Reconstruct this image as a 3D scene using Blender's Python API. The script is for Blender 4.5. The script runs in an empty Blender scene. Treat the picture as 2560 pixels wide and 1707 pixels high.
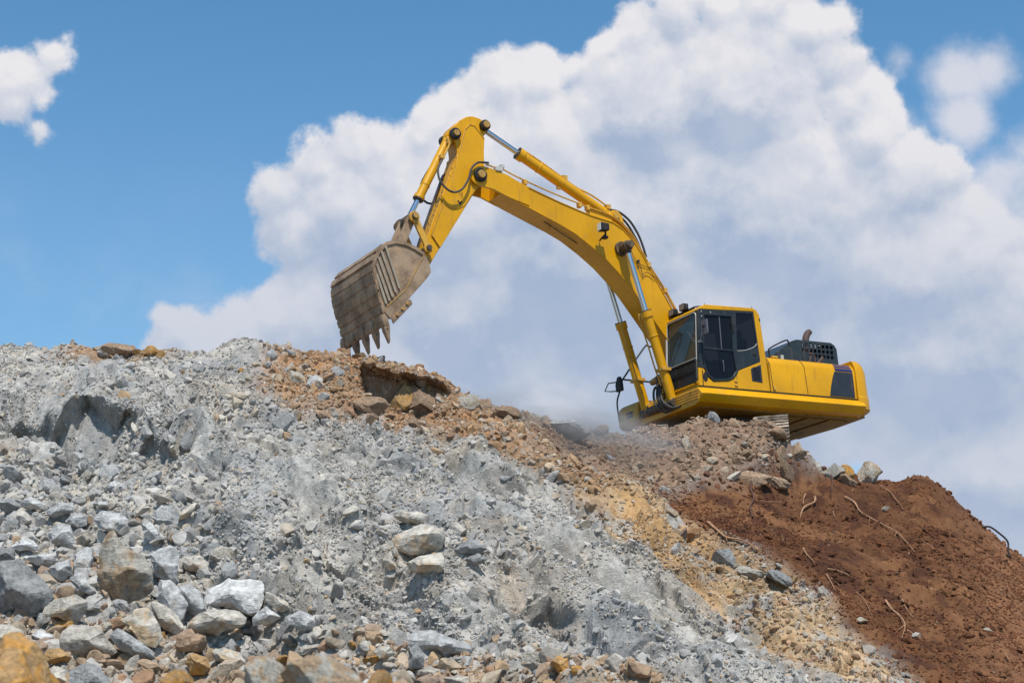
import bpy, bmesh, math, random
import numpy as np
from mathutils import Vector, Matrix

# ------------------------------------------------------------------ camera, world, sun
SC = bpy.context.scene
COL = SC.collection
FPX = 4600.0
TH = math.radians(13)
CAM = np.array([0, 0, 1.6])
A_R = np.array([1.0, 0, 0]); A_U = np.array([0, -math.sin(TH), math.cos(TH)]); A_W = np.array([0, math.cos(TH), math.sin(TH)])
def ray(px, py):
    return A_W + A_R*(px-1280)/FPX + A_U*(853.5-py)/FPX
def at(px, py, Y):
    r = ray(px, py); return CAM + r*(Y/r[1])
def to_px(P):
    d = np.asarray(P) - CAM; z = d @ A_W
    return 1280 + FPX*(d @ A_R)/z, 853.5 - FPX*(d @ A_U)/z

cam = bpy.data.cameras.new('camera')
co = bpy.data.objects.new('camera', cam); COL.objects.link(co)
co.location = CAM; co.rotation_euler = (math.pi/2 + TH, 0, 0)
cam.sensor_width = 36; cam.lens = 36*FPX/2560
cam.clip_end = 5000; cam.clip_start = 0.2
cam.dof.use_dof = True; cam.dof.focus_distance = 33; cam.dof.aperture_fstop = 3.2
SC.camera = co
SC.view_settings.view_transform = 'Standard'; SC.view_settings.look = 'None'
SC.view_settings.gamma = 1; SC.view_settings.exposure = 0.05

SUN = Vector((0.14, -0.965, 1.80)).normalized()
sl = bpy.data.lights.new('sun', 'SUN'); sl.energy = 4.7; sl.angle = math.radians(0.5); sl.color = (1, 0.965, 0.90)
so = bpy.data.objects.new('sun', sl); COL.objects.link(so)
so.rotation_euler = SUN.to_track_quat('Z', 'Y').to_euler(); so.location = (0, 0, 60)

W = bpy.data.worlds.new('World'); SC.world = W; W.use_nodes = True

class NT:
    def __init__(s, tree): s.t = tree; s.n = tree.nodes; s.l = tree.links
    def node(s, typ, **kw):
        n = s.n.new(typ)
        for k, v in kw.items(): setattr(n, k, v)
        return n
    def put(s, sock, v):
        if hasattr(v, 'is_output') or isinstance(v, bpy.types.NodeSocket): s.l.new(v, sock)
        else: sock.default_value = v
    def math(s, op, a, b=None, c=None, clamp=False):
        n = s.node('ShaderNodeMath', operation=op); n.use_clamp = clamp
        for i, v in enumerate((a, b, c)):
            if v is not None: s.put(n.inputs[i], v)
        return n.outputs[0]
    def vec(s, op, a, b=None, out=0):
        n = s.node('ShaderNodeVectorMath', operation=op)
        s.put(n.inputs[0], a)
        if b is not None: s.put(n.inputs[1], b)
        return n.outputs[out]
    def noise(s, vec, scale, detail=4, rough=.5, lac=2.0, dist=0, typ='FBM', out=0):
        n = s.node('ShaderNodeTexNoise'); n.noise_type = typ
        if vec is not None: s.put(n.inputs['Vector'], vec)
        n.inputs['Scale'].default_value = scale; n.inputs['Detail'].default_value = detail
        n.inputs['Roughness'].default_value = rough; n.inputs['Lacunarity'].default_value = lac; n.inputs['Distortion'].default_value = dist
        return n.outputs[out]
    def ramp(s, v, lo, hi, a=0.0, b=1.0, smooth=True):
        n = s.node('ShaderNodeMapRange'); n.interpolation_type = 'SMOOTHSTEP' if smooth else 'LINEAR'
        s.put(n.inputs[0], v); n.inputs[1].default_value = lo; n.inputs[2].default_value = hi
        n.inputs[3].default_value = a; n.inputs[4].default_value = b
        return n.outputs[0]
    def mix(s, f, a, b, blend='MIX'):
        n = s.node('ShaderNodeMix', data_type='RGBA', blend_type=blend)
        s.put(n.inputs[0], f)
        for i, v in ((6, a), (7, b)):
            if isinstance(v, tuple) and len(v) == 3: v = v + (1,)
            s.put(n.inputs[i], v)
        return n.outputs[2]

# ---- sky: Nishita + procedural cumulus placed by direction in the sky
w = NT(W.node_tree); W.node_tree.nodes.clear()
SKY_S = 0.10
sky = w.node('ShaderNodeTexSky', sky_type='NISHITA'); sky.sun_disc = False
sky.sun_elevation = math.asin(SUN.z); sky.sun_rotation = math.atan2(SUN.x, SUN.y)
sky.altitude = 300; sky.air_density = 1.0; sky.dust_density = 0.6; sky.ozone_density = 2.5
BLOBS = [(1400,1040,160),(1150,960,200),(2450,1200,260),(850,500,150),(1000,450,150),(780,560,90),(1200,380,150),(700,480,105),(735,560,110),(800,420,105),(880,390,95),(960,370,80),(1050,350,75),(1090,300,70),(1140,260,70),(1195,235,65),(1250,200,85),
 (1350,200,90),(1440,180,70),(1520,120,80),(1600,80,95),(1700,30,100),(1800,20,100),(1900,10,90),(2010,60,95),(2080,60,85),(2085,150,95),(2120,260,100),(2160,330,110),
 (960,590,190),(1120,560,250),(1350,420,230),(1600,300,230),(1850,250,240),(1900,560,330),(1500,650,380),(1150,800,300),(2260,470,150),(2300,700,260),(2330,900,300),(1800,900,400),
 (870,790,160),(800,830,170),(690,800,90),(600,820,85),(540,830,70),(500,800,55),(450,830,70),(410,790,40),(395,880,60),(560,900,160),(1000,1000,300),
 (60,190,75),(130,130,65),(40,260,60),(110,250,50),(95,320,38),(160,95,35),(20,200,60)]
SOFT = [(2560,1000,300),(2450,1150,300),(2560,800,200),(2200,420,160),(2300,560,170),(2420,600,150),(2560,470,110),(2530,560,90),(2400,190,95),(2480,170,80),(2410,290,95),(2250,150,26),(2540,470,120),(2480,520,90),(2560,380,70),(2500,740,110),(2440,860,180),(2560,1050,300)]
def px_dir(px, py):
    r = ray(px, py); return tuple(r/np.linalg.norm(r))
def cloud_group(blobs, name):
    g = bpy.data.node_groups.new(name, 'ShaderNodeTree')
    g.interface.new_socket('Vector', in_out='INPUT', socket_type='NodeSocketVector')
    g.interface.new_socket('Value', in_out='OUTPUT', socket_type='NodeSocketFloat')
    q = NT(g); gi = q.node('NodeGroupInput'); go = q.node('NodeGroupOutput')
    d = gi.outputs[0]; acc = None
    for (x, y, r) in blobs:
        c = px_dir(x, y)
        dist = q.vec('DISTANCE', d, c, out=1)
        f = q.math('MULTIPLY_ADD', dist, -FPX/100.0, r/100.0)
        acc = f if acc is None else q.math('SMOOTH_MAX', acc, f, 0.25)
    n1 = q.noise(d, 22, 10, .60)
    n2 = q.noise(d, 9, 3, .5)
    v = q.math('ADD', acc, q.math('MULTIPLY', q.math('SUBTRACT', n1, .5), 1.9))
    v = q.math('ADD', v, q.math('MULTIPLY', q.math('SUBTRACT', n2, .5), 1.0))
    q.l.new(v, go.inputs[0]); return g
tc = w.node('ShaderNodeTexCoord'); DV = tc.outputs['Generated']
G1 = cloud_group(BLOBS, 'cumulus'); G2 = cloud_group(SOFT, 'soft_cloud')
def use(g, v):
    n = w.node('ShaderNodeGroup'); n.node_tree = g; w.l.new(v, n.inputs[0]); return n.outputs[0]
f0 = use(G1, DV)
f1 = use(G1, w.vec('ADD', DV, (0.002, 0.0, 0.022)))
s0 = use(G2, DV)
mask = w.ramp(f0, -0.05, 0.25)
smask = w.math('MULTIPLY', w.ramp(s0, -0.15, 0.75), 0.85)
# light on the cloud: brighter where it thins out towards the sun
rel = w.math('SUBTRACT', f0, f1)
lit = w.ramp(rel, -0.35, 1.0)
edge = w.ramp(f0, 0.2, 2.3, 1.0, 0.0)
big = w.noise(DV, 13, 6, .55)
big2 = w.noise(w.vec('ADD', DV, (0.0, 0.0, 0.012)), 13, 6, .55)
puff = w.ramp(w.math('SUBTRACT', big, big2), -0.10, 0.10)
l = w.math('ADD', w.math('MULTIPLY', lit, .48), w.math('MULTIPLY', edge, .42))
f2 = use(G1, w.vec('ADD', DV, (0.001, 0.0, 0.0065)))
rel2 = w.ramp(w.math('SUBTRACT', f0, f2), -0.30, 0.38)
l = w.math('ADD', l, w.math('MULTIPLY', w.math('SUBTRACT', rel2, .5), .34))
l = w.math('ADD', l, w.math('MULTIPLY', w.math('SUBTRACT', puff, .5), .30), clamp=True)
soft_n = w.noise(DV, 16, 8, .6)
l = w.math('ADD', l, w.ramp(soft_n, .30, .70, -.08, .22), clamp=True)
# the lower part of the cloud is its shaded, hazier base
sep = w.node('ShaderNodeSeparateXYZ'); w.l.new(DV, sep.inputs[0])
low = w.ramp(sep.outputs[2], 0.20, 0.36, 0.50, 1.0)
l = w.math('MULTIPLY', l, low)
ccol = w.mix(l, (0.37, 0.455, 0.61), (0.81, 0.795, 0.815))
veil = w.math('MULTIPLY', w.math('MULTIPLY', w.ramp(w.noise(DV, 7, 6, .6), .42, .70), .35), w.ramp(sep.outputs[2], .24, .32, 1.0, 0.0))
skyc = w.mix(1.0, sky.outputs[0], (0.80, 1.30, 1.42), 'MULTIPLY')
haze = w.ramp(sep.outputs[2], 0.0, 0.42, 0.55, 0.0)
inv = 1.0/SKY_S
k = w.vec('SCALE', ccol); w.n[-1].inputs[3].default_value = inv
hz = w.vec('SCALE', (0.36, 0.50, 0.72)); w.n[-1].inputs[3].default_value = inv
c = w.mix(haze, skyc, hz)
sc_ = w.vec('SCALE', (0.58, 0.62, 0.74)); w.n[-1].inputs[3].default_value = inv
c = w.mix(veil, c, sc_)
softc = w.mix(w.ramp(soft_n, .34, .66), (0.47, 0.54, 0.67), (0.72, 0.72, 0.78))
softk = w.vec('SCALE', softc); w.n[-1].inputs[3].default_value = inv
c = w.mix(w.math('MULTIPLY', smask, w.ramp(soft_n, .28, .55, .45, 1.0)), c, softk)
c = w.mix(w.math('MULTIPLY', mask, .97), c, k)
bg = w.node('ShaderNodeBackground'); w.l.new(c, bg.inputs[0]); bg.inputs[1].default_value = SKY_S
wo = w.node('ShaderNodeOutputWorld'); w.l.new(bg.outputs[0], wo.inputs[0])

# ------------------------------------------------------------------ object helpers
def tag(o, label=None, cat=None, group=None, kind=None):
    if label: o['label'] = label
    if cat: o['category'] = cat
    if group: o['group'] = group
    if kind: o['kind'] = kind
    return o
def link_mesh(name, me, mat=None, parent=None):
    o = bpy.data.objects.new(name, me); COL.objects.link(o)
    if mat is not None: me.materials.append(mat)
    if parent is not None: o.parent = parent
    return o
# ------------------------------------------------------------------ materials
def new_mat(name):
    m = bpy.data.materials.new(name); m.use_nodes = True
    t = NT(m.node_tree); b = m.node_tree.nodes['Principled BSDF']
    return m, t, b
def bump(t, b, h, strength, dist=.02):
    n = t.node('ShaderNodeBump'); n.inputs['Strength'].default_value = strength; n.inputs['Distance'].default_value = dist
    t.l.new(h, n.inputs['Height']); t.l.new(n.outputs[0], b.inputs['Normal'])
def paint(name, col, dirt=(.20,.12,.06), amt=.35, rough=.38, scale=3.0):
    m, t, b = new_mat(name)
    oc = t.node('ShaderNodeTexCoord').outputs['Object']
    n1 = t.noise(oc, scale, 8, .65); n2 = t.noise(oc, scale*9, 4, .6); n3 = t.noise(oc, scale*.4, 3, .5)
    f = t.ramp(t.math('ADD', t.math('MULTIPLY', n1, .75), t.math('MULTIPLY', n2, .25)), .50, .72)
    base = t.mix(t.ramp(n3, .3, .7), col, tuple(c*.86 for c in col))
    c = t.mix(t.math('MULTIPLY', f, amt), base, dirt)
    # run-off streaks of grime down the panels
    mp = t.node('ShaderNodeMapping'); t.l.new(oc, mp.inputs[0]); mp.inputs['Scale'].default_value = (9, 9, .9)
    stk = t.math('MULTIPLY', t.ramp(t.noise(mp.outputs[0], 1.6, 5, .6), .54, .74), min(.9, amt*1.3))
    c = t.mix(stk, c, tuple(x*1.0 for x in dirt))
    # small chips
    chip = t.ramp(t.noise(oc, 22, 3, .5), .71, .75)
    c = t.mix(t.math('MULTIPLY', chip, .7), c, (.03,.02,.015))
    t.l.new(c, b.inputs['Base Color'])
    t.l.new(t.ramp(f, 0, 1, rough, min(rough+.4, .9)), b.inputs['Roughness'])
    bump(t, b, n3, .06, .05)
    b.inputs['Specular IOR Level'].default_value = .35
    return m
M = {}
M['yellow'] = paint('yellow_paint', (.66,.315,.0008), dirt=(.26,.12,.03), amt=.30)
M['yellow_dusty'] = paint('dusty_yellow_paint', (.58,.30,.03), dirt=(.30,.20,.11), amt=.75, rough=.6, scale=4)
M['yellow_worn'] = paint('worn_yellow_paint', (.60,.32,.04), dirt=(.12,.07,.04), amt=.85, rough=.6, scale=6)
M['dark'] = paint('dark_slate_paint', (.020,.026,.030), dirt=(.10,.08,.06), amt=.3, rough=.35)
M['dark_cover'] = paint('blue_grey_cover_paint', (.024,.034,.040), dirt=(.12,.10,.08), amt=.35, rough=.38)
M['black'] = paint('black_rubber', (.012,.012,.013), dirt=(.12,.09,.06), amt=.35, rough=.6)
M['under'] = paint('shaded_dirty_underside', (.30,.17,.02), dirt=(.03,.015,.008), amt=.95, rough=.7, scale=2.2)  # dirty yellow, with the shade beneath the deck darkened into the colour
M['blue'] = paint('navy_stripe', (.012,.020,.11), amt=.1)
M['navy'] = paint('navy_grille', (.022,.028,.040), amt=.15, rough=.5)
M['hose'] = paint('dusty_hose', (.045,.04,.036), dirt=(.25,.18,.12), amt=.5, rough=.6, scale=8)
M['pin'] = paint('greasy_pin_steel', (.07,.05,.038), dirt=(.30,.18,.07), amt=.6, rough=.55, scale=9)
M['pincap'] = paint('pin_cap', (.42,.24,.06), dirt=(.10,.06,.03), amt=.7, rough=.5, scale=9)
M['rust'] = paint('rusty_pipe', (.09,.05,.04), dirt=(.16,.10,.07), amt=.6, rough=.7)
M['silver'] = paint('silver_trim', (.50,.47,.42), amt=.15, rough=.3)
M['mirror_back'] = paint('mirror_back', (.10,.10,.115), amt=.2, rough=.4)
M['rib'] = paint('pale_rib_steel', (.33,.27,.20), dirt=(.12,.08,.055), amt=.7, rough=.6, scale=9)  # lighter than the bucket steel
M['lens'] = paint('lamp_lens', (.75,.75,.74), amt=.1, rough=.2)
M['lens_dim'] = paint('dusty_lamp_lens', (.22,.18,.17), amt=.3, rough=.3)
M['seat'] = paint('seat_fabric', (.05,.035,.025), amt=.2, rough=.9)

m, t, b = new_mat('chrome_rod')
b.inputs['Metallic'].default_value = 1; b.inputs['Roughness'].default_value = .12; b.inputs['Base Color'].default_value = (.62,.62,.64,1)
M['chrome'] = m
m, t, b = new_mat('tinted_glass')
b.inputs['Base Color'].default_value = (.008,.009,.012,1); b.inputs['Roughness'].default_value = .03; b.inputs['Alpha'].default_value = .88; b.inputs['Specular IOR Level'].default_value = .22
M['glass'] = m
m, t, b = new_mat('front_glass')
oc = t.node('ShaderNodeTexCoord').outputs['Object']
t.l.new(t.mix(t.ramp(t.noise(oc, 2, 4), .3, .7), (.030,.042,.042), (.055,.068,.064)), b.inputs['Base Color'])
b.inputs['Roughness'].default_value = .06; b.inputs['Alpha'].default_value = .80
M['glass_front'] = m

# bucket steel: abraded, dusty, with rust
m, t, b = new_mat('worn_bucket_steel')
oc = t.node('ShaderNodeTexCoord').outputs['Object']
mp = t.node('ShaderNodeMapping'); t.l.new(oc, mp.inputs[0]); mp.inputs['Scale'].default_value = (6, 6, 1.2)
n1 = t.noise(oc, 2.2, 8, .6); n2 = t.noise(mp.outputs[0], 3, 6, .6); n3 = t.noise(oc, 14, 5, .6)
c = t.mix(t.ramp(n1, .35, .65), (.17,.108,.064), (.345,.235,.148))
c = t.mix(t.math('MULTIPLY', t.ramp(n3, .57, .70), .75), c, (.50,.26,.09))
c = t.mix(t.math('MULTIPLY', t.ramp(n2, .60, .74), .55), c, (.42,.36,.30))
c = t.mix(t.math('MULTIPLY', t.ramp(n2, .42, .30), .5), c, (.09,.065,.05))
t.l.new(c, b.inputs['Base Color']); b.inputs['Roughness'].default_value = .72; b.inputs['Metallic'].default_value = .1
bump(t, b, n3, .35, .02)
M['bucket'] = m
m, t, b = new_mat('track_steel')
oc = t.node('ShaderNodeTexCoord').outputs['Object']
c = t.mix(t.ramp(t.noise(oc, 5, 6, .6), .42, .58), (.17,.12,.085), (.36,.29,.22)); t.l.new(c, b.inputs['Base Color']); b.inputs['Roughness'].default_value = .6; b.inputs['Metallic'].default_value = .3
M['track'] = m

# ground & stones: per-vertex rock kind colour (attribute "tint") broken up by noise
def rock_mat(name, bump_s=.5, sc=1.0, world=False, contrast=1.0):
    m, t, b = new_mat(name)
    at_ = t.node('ShaderNodeAttribute'); at_.attribute_name = 'tint'
    if world: oc = t.node('ShaderNodeNewGeometry').outputs['Position']
    else: oc = t.node('ShaderNodeTexCoord').outputs['Object']
    n1 = t.noise(oc, 1.6*sc, 7, .62); n2 = t.noise(oc, 9*sc, 6, .65); n3 = t.noise(oc, 38*sc, 3, .6)
    v = t.math('ADD', t.math('MULTIPLY', n1, .40), t.math('MULTIPLY', n2, .38))
    v = t.math('ADD', v, t.math('MULTIPLY', n3, .22))
    g = t.ramp(v, .34, .66, 1-.46*contrast, 1+.28*contrast)
    c = t.mix(1.0, at_.outputs['Color'], (1,1,1), 'MULTIPLY')
    sc1 = t.node('ShaderNodeVectorMath', operation='SCALE'); t.l.new(c, sc1.inputs[0]); t.l.new(g, sc1.inputs[3])
    # faint iron staining and pale dust
    st = t.math('MULTIPLY', t.ramp(t.noise(oc, 3.1*sc, 5, .6), .60, .74), .35)
    c = t.mix(st, sc1.outputs[0], t.mix(1.0, sc1.outputs[0], (1.15,.86,.60), 'MULTIPLY'))
    t.l.new(c, b.inputs['Base Color']); b.inputs['Roughness'].default_value = .92
    b.inputs['Specular IOR Level'].default_value = .25
    h = t.math('ADD', t.math('MULTIPLY', n2, .6), t.math('MULTIPLY', n3, .4))
    bump(t, b, h, bump_s, .05/sc)
    return m
M['ground'] = rock_mat('broken_ground', .9, 1.0, True)
M['stones'] = rock_mat('loose_stone', .5, 1.0, True, .8)
def boulder_mat(name, base, stain, amt):
    m, t, b = new_mat(name)
    oc = t.node('ShaderNodeTexCoord').outputs['Object']
    n1 = t.noise(oc, 2.0, 8, .62, dist=.6); n2 = t.noise(oc, 9, 7, .66); n3 = t.noise(oc, 40, 3, .6)
    mp = t.node('ShaderNodeMapping'); t.l.new(oc, mp.inputs[0]); mp.inputs['Scale'].default_value = (1, 1, 5); mp.inputs['Rotation'].default_value = (.5, .3, 0)
    ly = t.noise(mp.outputs[0], 2.4, 5, .6, dist=.8)
    info = t.node('ShaderNodeObjectInfo').outputs['Random']
    v = t.math('ADD', t.math('MULTIPLY', n2, .55), t.math('MULTIPLY', n3, .2)); v = t.math('ADD', v, t.math('MULTIPLY', ly, .25))
    g = t.ramp(v, .35, .64, .52, 1.30)
    gr = t.math('MULTIPLY', g, t.ramp(info, 0, 1, .82, 1.12, False))
    s1 = t.node('ShaderNodeVectorMath', operation='SCALE'); s1.inputs[0].default_value = base; t.l.new(gr, s1.inputs[3])
    s2 = t.node('ShaderNodeVectorMath', operation='SCALE'); s2.inputs[0].default_value = stain; t.l.new(gr, s2.inputs[3])
    f = t.math('MULTIPLY', t.ramp(t.math('ADD', n1, t.math('MULTIPLY', t.math('SUBTRACT', info, .5), .12)), .62-.24*amt, .70-.18*amt), min(1, .35+amt*.65))
    c = t.mix(f, s1.outputs[0], s2.outputs[0])
    crack = t.ramp(t.noise(oc, 5.5, 4, .5, typ='RIDGED_MULTIFRACTAL') , 1.35, 1.7)
    c = t.mix(t.math('MULTIPLY', crack, .3), c, tuple(x*.45 for x in base))
    t.l.new(c, b.inputs['Base Color']); b.inputs['Roughness'].default_value = .9; b.inputs['Specular IOR Level'].default_value = .25
    h = t.math('ADD', t.math('MULTIPLY', ly, .5), t.math('MULTIPLY', n2, .5)); h = t.math('ADD', h, t.math('MULTIPLY', n3, .15))
    bump(t, b, h, .75, .06)
    return m
B_GREY = boulder_mat('pale_grey_boulder', (.42,.41,.395), (.46,.40,.32), .25)
B_DARK = boulder_mat('mid_grey_boulder', (.285,.28,.27), (.42,.42,.42), .35)
B_TAN = boulder_mat('tan_stained_boulder', (.42,.385,.325), (.42,.27,.13), .55)
B_ORANGE = boulder_mat('orange_boulder', (.42,.26,.12), (.52,.25,.05), .7)
B_WARM = boulder_mat('warm_grey_boulder', (.46,.415,.35), (.45,.28,.14), .3)
B_BROWN = boulder_mat('brown_boulder', (.30,.20,.13), (.38,.28,.19), .5)
B_WHITE = boulder_mat('white_boulder', (.50,.485,.465), (.44,.43,.41), .2)
B_TWO = boulder_mat('two_tone_boulder', (.36,.33,.28), (.33,.215,.12), .72)
# ------------------------------------------------------------------ noise
RS = np.random.RandomState(7)
PERM = RS.rand(4096)
def vnoise(x, y, seed=0):
    xi = np.floor(x).astype(np.int64); yi = np.floor(y).astype(np.int64)
    xf = x-xi; yf = y-yi
    u = xf*xf*xf*(xf*(xf*6-15)+10); v = yf*yf*yf*(yf*(yf*6-15)+10)
    def h(a, b):
        k = (a*73856093) ^ (b*19349663) ^ (seed*83492791); k = (k ^ (k >> 13))*1274126177
        return PERM[(k ^ (k >> 16)) & 4095]
    return (h(xi,yi)*(1-u)+h(xi+1,yi)*u)*(1-v)+(h(xi,yi+1)*(1-u)+h(xi+1,yi+1)*u)*v - .5
def fbm(x, y, oct=4, seed=0, gain=.5, ridged=False):
    a = 1.0; s = 0; x = x.copy(); y = y.copy()
    for o in range(oct):
        n = vnoise(x, y, seed+o*17)
        s = s + a*((.25-np.abs(n)) if ridged else n)
        x, y = (x*1.62 + y*1.22)+13.7, (-x*1.22 + y*1.62)+7.1; a *= gain
    return s

# ------------------------------------------------------------------ the lie of the land (points on the hillside)
CP = [  # photo-plane position, distance north
 (-250,1707,22),(0,1707,22.2),(400,1707,22.3),(900,1707,22.6),(1280,1707,23),(1700,1707,24.2),(2200,1707,26.0),(2560,1707,28),(2900,1707,30),
 (-250,1500,24.5),(0,1500,24.3),(400,1490,24.6),(900,1500,25.2),(1280,1500,26),(1700,1520,27.2),(2000,1560,28.2),(2300,1500,31),(2560,1520,32),(2900,1540,33.5),
 (-250,1300,27.2),(0,1300,27),(400,1300,27.4),(760,1300,27.6),(1000,1300,28.4),(1280,1300,29),(1500,1330,29.5),(1800,1400,30.2),(1900,1330,32.3),(2100,1330,34),(2400,1350,35),
 (-250,1100,31),(0,1100,31),(200,1110,31.2),(400,1090,31),(640,1130,30.6),(900,1120,31.2),(1150,1160,31.6),(1400,1200,32),(1600,1270,32),(1800,1290,33.5),
 (-250,970,33.3),(0,960,33.2),(260,970,33),(520,960,33.4),(700,960,33.6),
 (-250,885,34.8),(0,885,34.8),(200,878,35),(330,882,35),(450,892,35),(560,868,35.1),(625,857,35.2),(700,873,35.2),(780,884,35.2),(860,893,35.2),(950,920,35.4),(1040,945,35.6),(1110,965,35.7),
 (860,1005,33.3),(960,1008,33.5),(1080,1030,33.7),(1250,1078,34),(1330,1112,34.1),(1450,1160,33.9),(1560,1215,33.6),
 (1170,1003,36.3),(1300,1046,37.2),(1400,1066,37),(1480,1072,36.9),
 (1560,1075,36.7),(1620,1064,36.6),(1700,1050,36.7),(1780,1056,36.7),(1850,1060,36.7),(1900,1078,36.6),(1950,1095,36.9),(1990,1130,37.4),(2050,1180,37.8),
 (1600,1170,35.2),(1750,1160,35.3),(1880,1190,35.5),(1700,1240,34.4),(1980,1230,36.2),(2120,1240,36.6),
 (2130,1206,37.6),(2240,1206,38.2),(2340,1196,38),(2400,1252,37.4),(2450,1322,36.8),(2500,1380,36.2),(2570,1432,35.6),(2800,1480,35),
 (2560,1450,34)]
PTS = [tuple(at(*c)) for c in CP]
PTS += [(-14,35.6,9.2),(-20,34,9),(-20,28,6),(-20,22,2.8),(20,30,2.8),(20,26,2),(20,34,3.8),
 (2.9,38.4,7.9),(5.1,37.7,7.95),(5,40,7.95),(3.5,40.5,7.9),(7,41.5,7.9),(5,43,7.9),(8.5,40,7.2),(11,39,5.5),(12,42,5.6),(10,38.5,5.9),(9.3,38.5,6.6),(0,40,8.3),(-2,38.5,8.9),(-4,38,9.2),(1,38,8.1),(-8,38,9.1),(-12,39,9),
 (-12,45,9),(-4,45,8.8),(5,46,7.8),(12,46,5.6),(20,42,3.8),(20,48,4),(-20,48,8.5),(-20,40,9),
 (-14,18,1.2),(-6,18,1.1),(0,18,1.2),(6,18,1.1),(14,18,1.2),(3.5,21.5,1.5),(5.5,22.0,1.5),(7,24,1.7),(9,26,2.0),(-12,14,.7),(-3.4,14,.9),(3,14,.7),(12,14,.5),
 (-2.7,10.2,1.65),(-1.2,10.2,1.55),(0.2,10.4,1.35),(2.6,10.2,1.0),(-8,10,.8),(8,10,.3),(-8,4,.0),(0,4,.1),(8,4,.0),(-14,-4,0),(0,-4,0),(14,-4,0),(-14,6,0),(14,6,0)]
PA = np.array(PTS); PXY = PA[:, :2]; PZ = PA[:, 2]
def tps(r2): return np.where(r2 > 1e-9, r2*np.log(r2+1e-12), 0)*.5
n_ = len(PA); D2 = ((PXY[:, None]-PXY[None])**2).sum(-1)
Amat = np.zeros((n_+3, n_+3)); Amat[:n_, :n_] = tps(D2) + np.eye(n_)*.02; Amat[:n_, n_:] = np.c_[np.ones(n_), PXY]; Amat[n_:, :n_] = Amat[:n_, n_:].T
SOL = np.linalg.solve(Amat, np.r_[PZ, 0, 0, 0])
def base_h(x, y):
    x = np.atleast_1d(x).astype(float); y = np.atleast_1d(y).astype(float)
    xc = np.clip(x, -21, 21); yc = np.clip(y, -5, 48)
    out = np.zeros(len(x))
    for i in range(0, len(x), 20000):
        a = xc[i:i+20000]; b = yc[i:i+20000]
        r2 = (a[:, None]-PXY[None, :, 0])**2 + (b[:, None]-PXY[None, :, 1])**2
        out[i:i+20000] = tps(r2) @ SOL[:n_] + SOL[n_] + SOL[n_+1]*a + SOL[n_+2]*b
    far = np.hypot(np.maximum(np.abs(x)-21, 0), np.maximum(np.maximum(y-48, -5-y), 0))
    k = np.exp(-far/30.0)
    return out*k - .5*(1-k)
# smooth base on a coarse grid, for ray marching zone outlines
def on_base(px, py, y0=20, y1=44):
    r = ray(px, py); ys = np.arange(y0, y1, .1); P = CAM + r[None]*(ys/r[1])[:, None]
    d = P[:, 2]-base_h(P[:, 0], P[:, 1]); k = np.where(d < 0)[0]
    i = k[0] if len(k) else len(ys)-1
    return P[i]
def zone(pts, back=None):
    """closed outline on the hillside, in metres east/north"""
    return np.array([on_base(*p)[:2] if len(p) == 2 else (at(*p)[0], p[2]) for p in pts])
def sdist(poly, x, y):
    """signed distance to polygon, positive inside"""
    d = np.full(x.shape, 1e9); ins = np.zeros(x.shape, bool); n = len(poly)
    for i in range(n):
        x1, y1 = poly[i]; x2, y2 = poly[(i+1) % n]
        ex, ey = x2-x1, y2-y1; t = np.clip(((x-x1)*ex+(y-y1)*ey)/(ex*ex+ey*ey+1e-9), 0, 1)
        d = np.minimum(d, np.hypot(x-x1-t*ex, y-y1-t*ey))
        with np.errstate(divide='ignore', invalid='ignore'):
            c = ((y1 > y) != (y2 > y)) & (x < (x2-x1)*(y-y1)/(y2-y1+1e-12)+x1)
        ins ^= c
    return np.where(ins, d, -d)
def sst(v, a, b):
    t = np.clip((v-a)/(b-a), 0, 1); return t*t*(3-2*t)
Z_SOIL = zone([(1560,1215),(1700,1245),(1850,1200),(1960,1170),(2050,1190),(2100,1200,40.5),(2340,1190,41.5),(2800,1300,40),(3000,1600,34),(2900,1707,28),(3000,1800,16),(2330,1800,20),(2290,1707),(2210,1640),(2110,1540),(1990,1440),(1890,1360),(1780,1310),(1640,1255)])
Z_MOUND = zone([(1290,1080),(1400,1040,38.5),(1600,1000,41),(1990,1000,42),(2080,1170,40),(1990,1215),(1850,1225),(1690,1250),(1560,1225),(1440,1160)])
Z_TAN = zone([(1370,1120),(1560,1215),(1660,1250),(1790,1300),(1900,1370),(2020,1450),(2130,1550),(2240,1660),(2290,1720),(2000,1720),(1900,1600),(1760,1480),(1650,1400),(1520,1330),(1430,1240),(1370,1170)])
Z_ORANGE = zone([(700,885),(780,880,37),(1000,900,37.5),(1200,1000,38),(1300,1080),(1400,1120),(1500,1180),(1620,1260),(1500,1260),(1330,1180),(1180,1110),(1000,1045),(860,1020),(700,1010),(640,960)])
Z_ORANGE2 = zone([(180,890),(220,870,36.5),(330,870,36.5),(440,885,36),(430,905),(330,910),(240,905)])
Z_FOOT = zone([(-300,1330),(120,1200),(330,1330),(420,1430),(640,1560),(1000,1590),(1500,1660),(1700,1740),(1700,1900,19),(-300,1900,18)])
Z_FOOT_WARM = zone([(-300,1480),(160,1440),(420,1560),(700,1640),(1500,1660),(1760,1740),(1700,1900,19),(-300,1900,18)])
Z_BLOCK = zone([(-300,1100),(60,1090),(330,1130),(420,1180),(520,1280),(560,1400),(420,1470),(200,1420),(-300,1400)])

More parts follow.
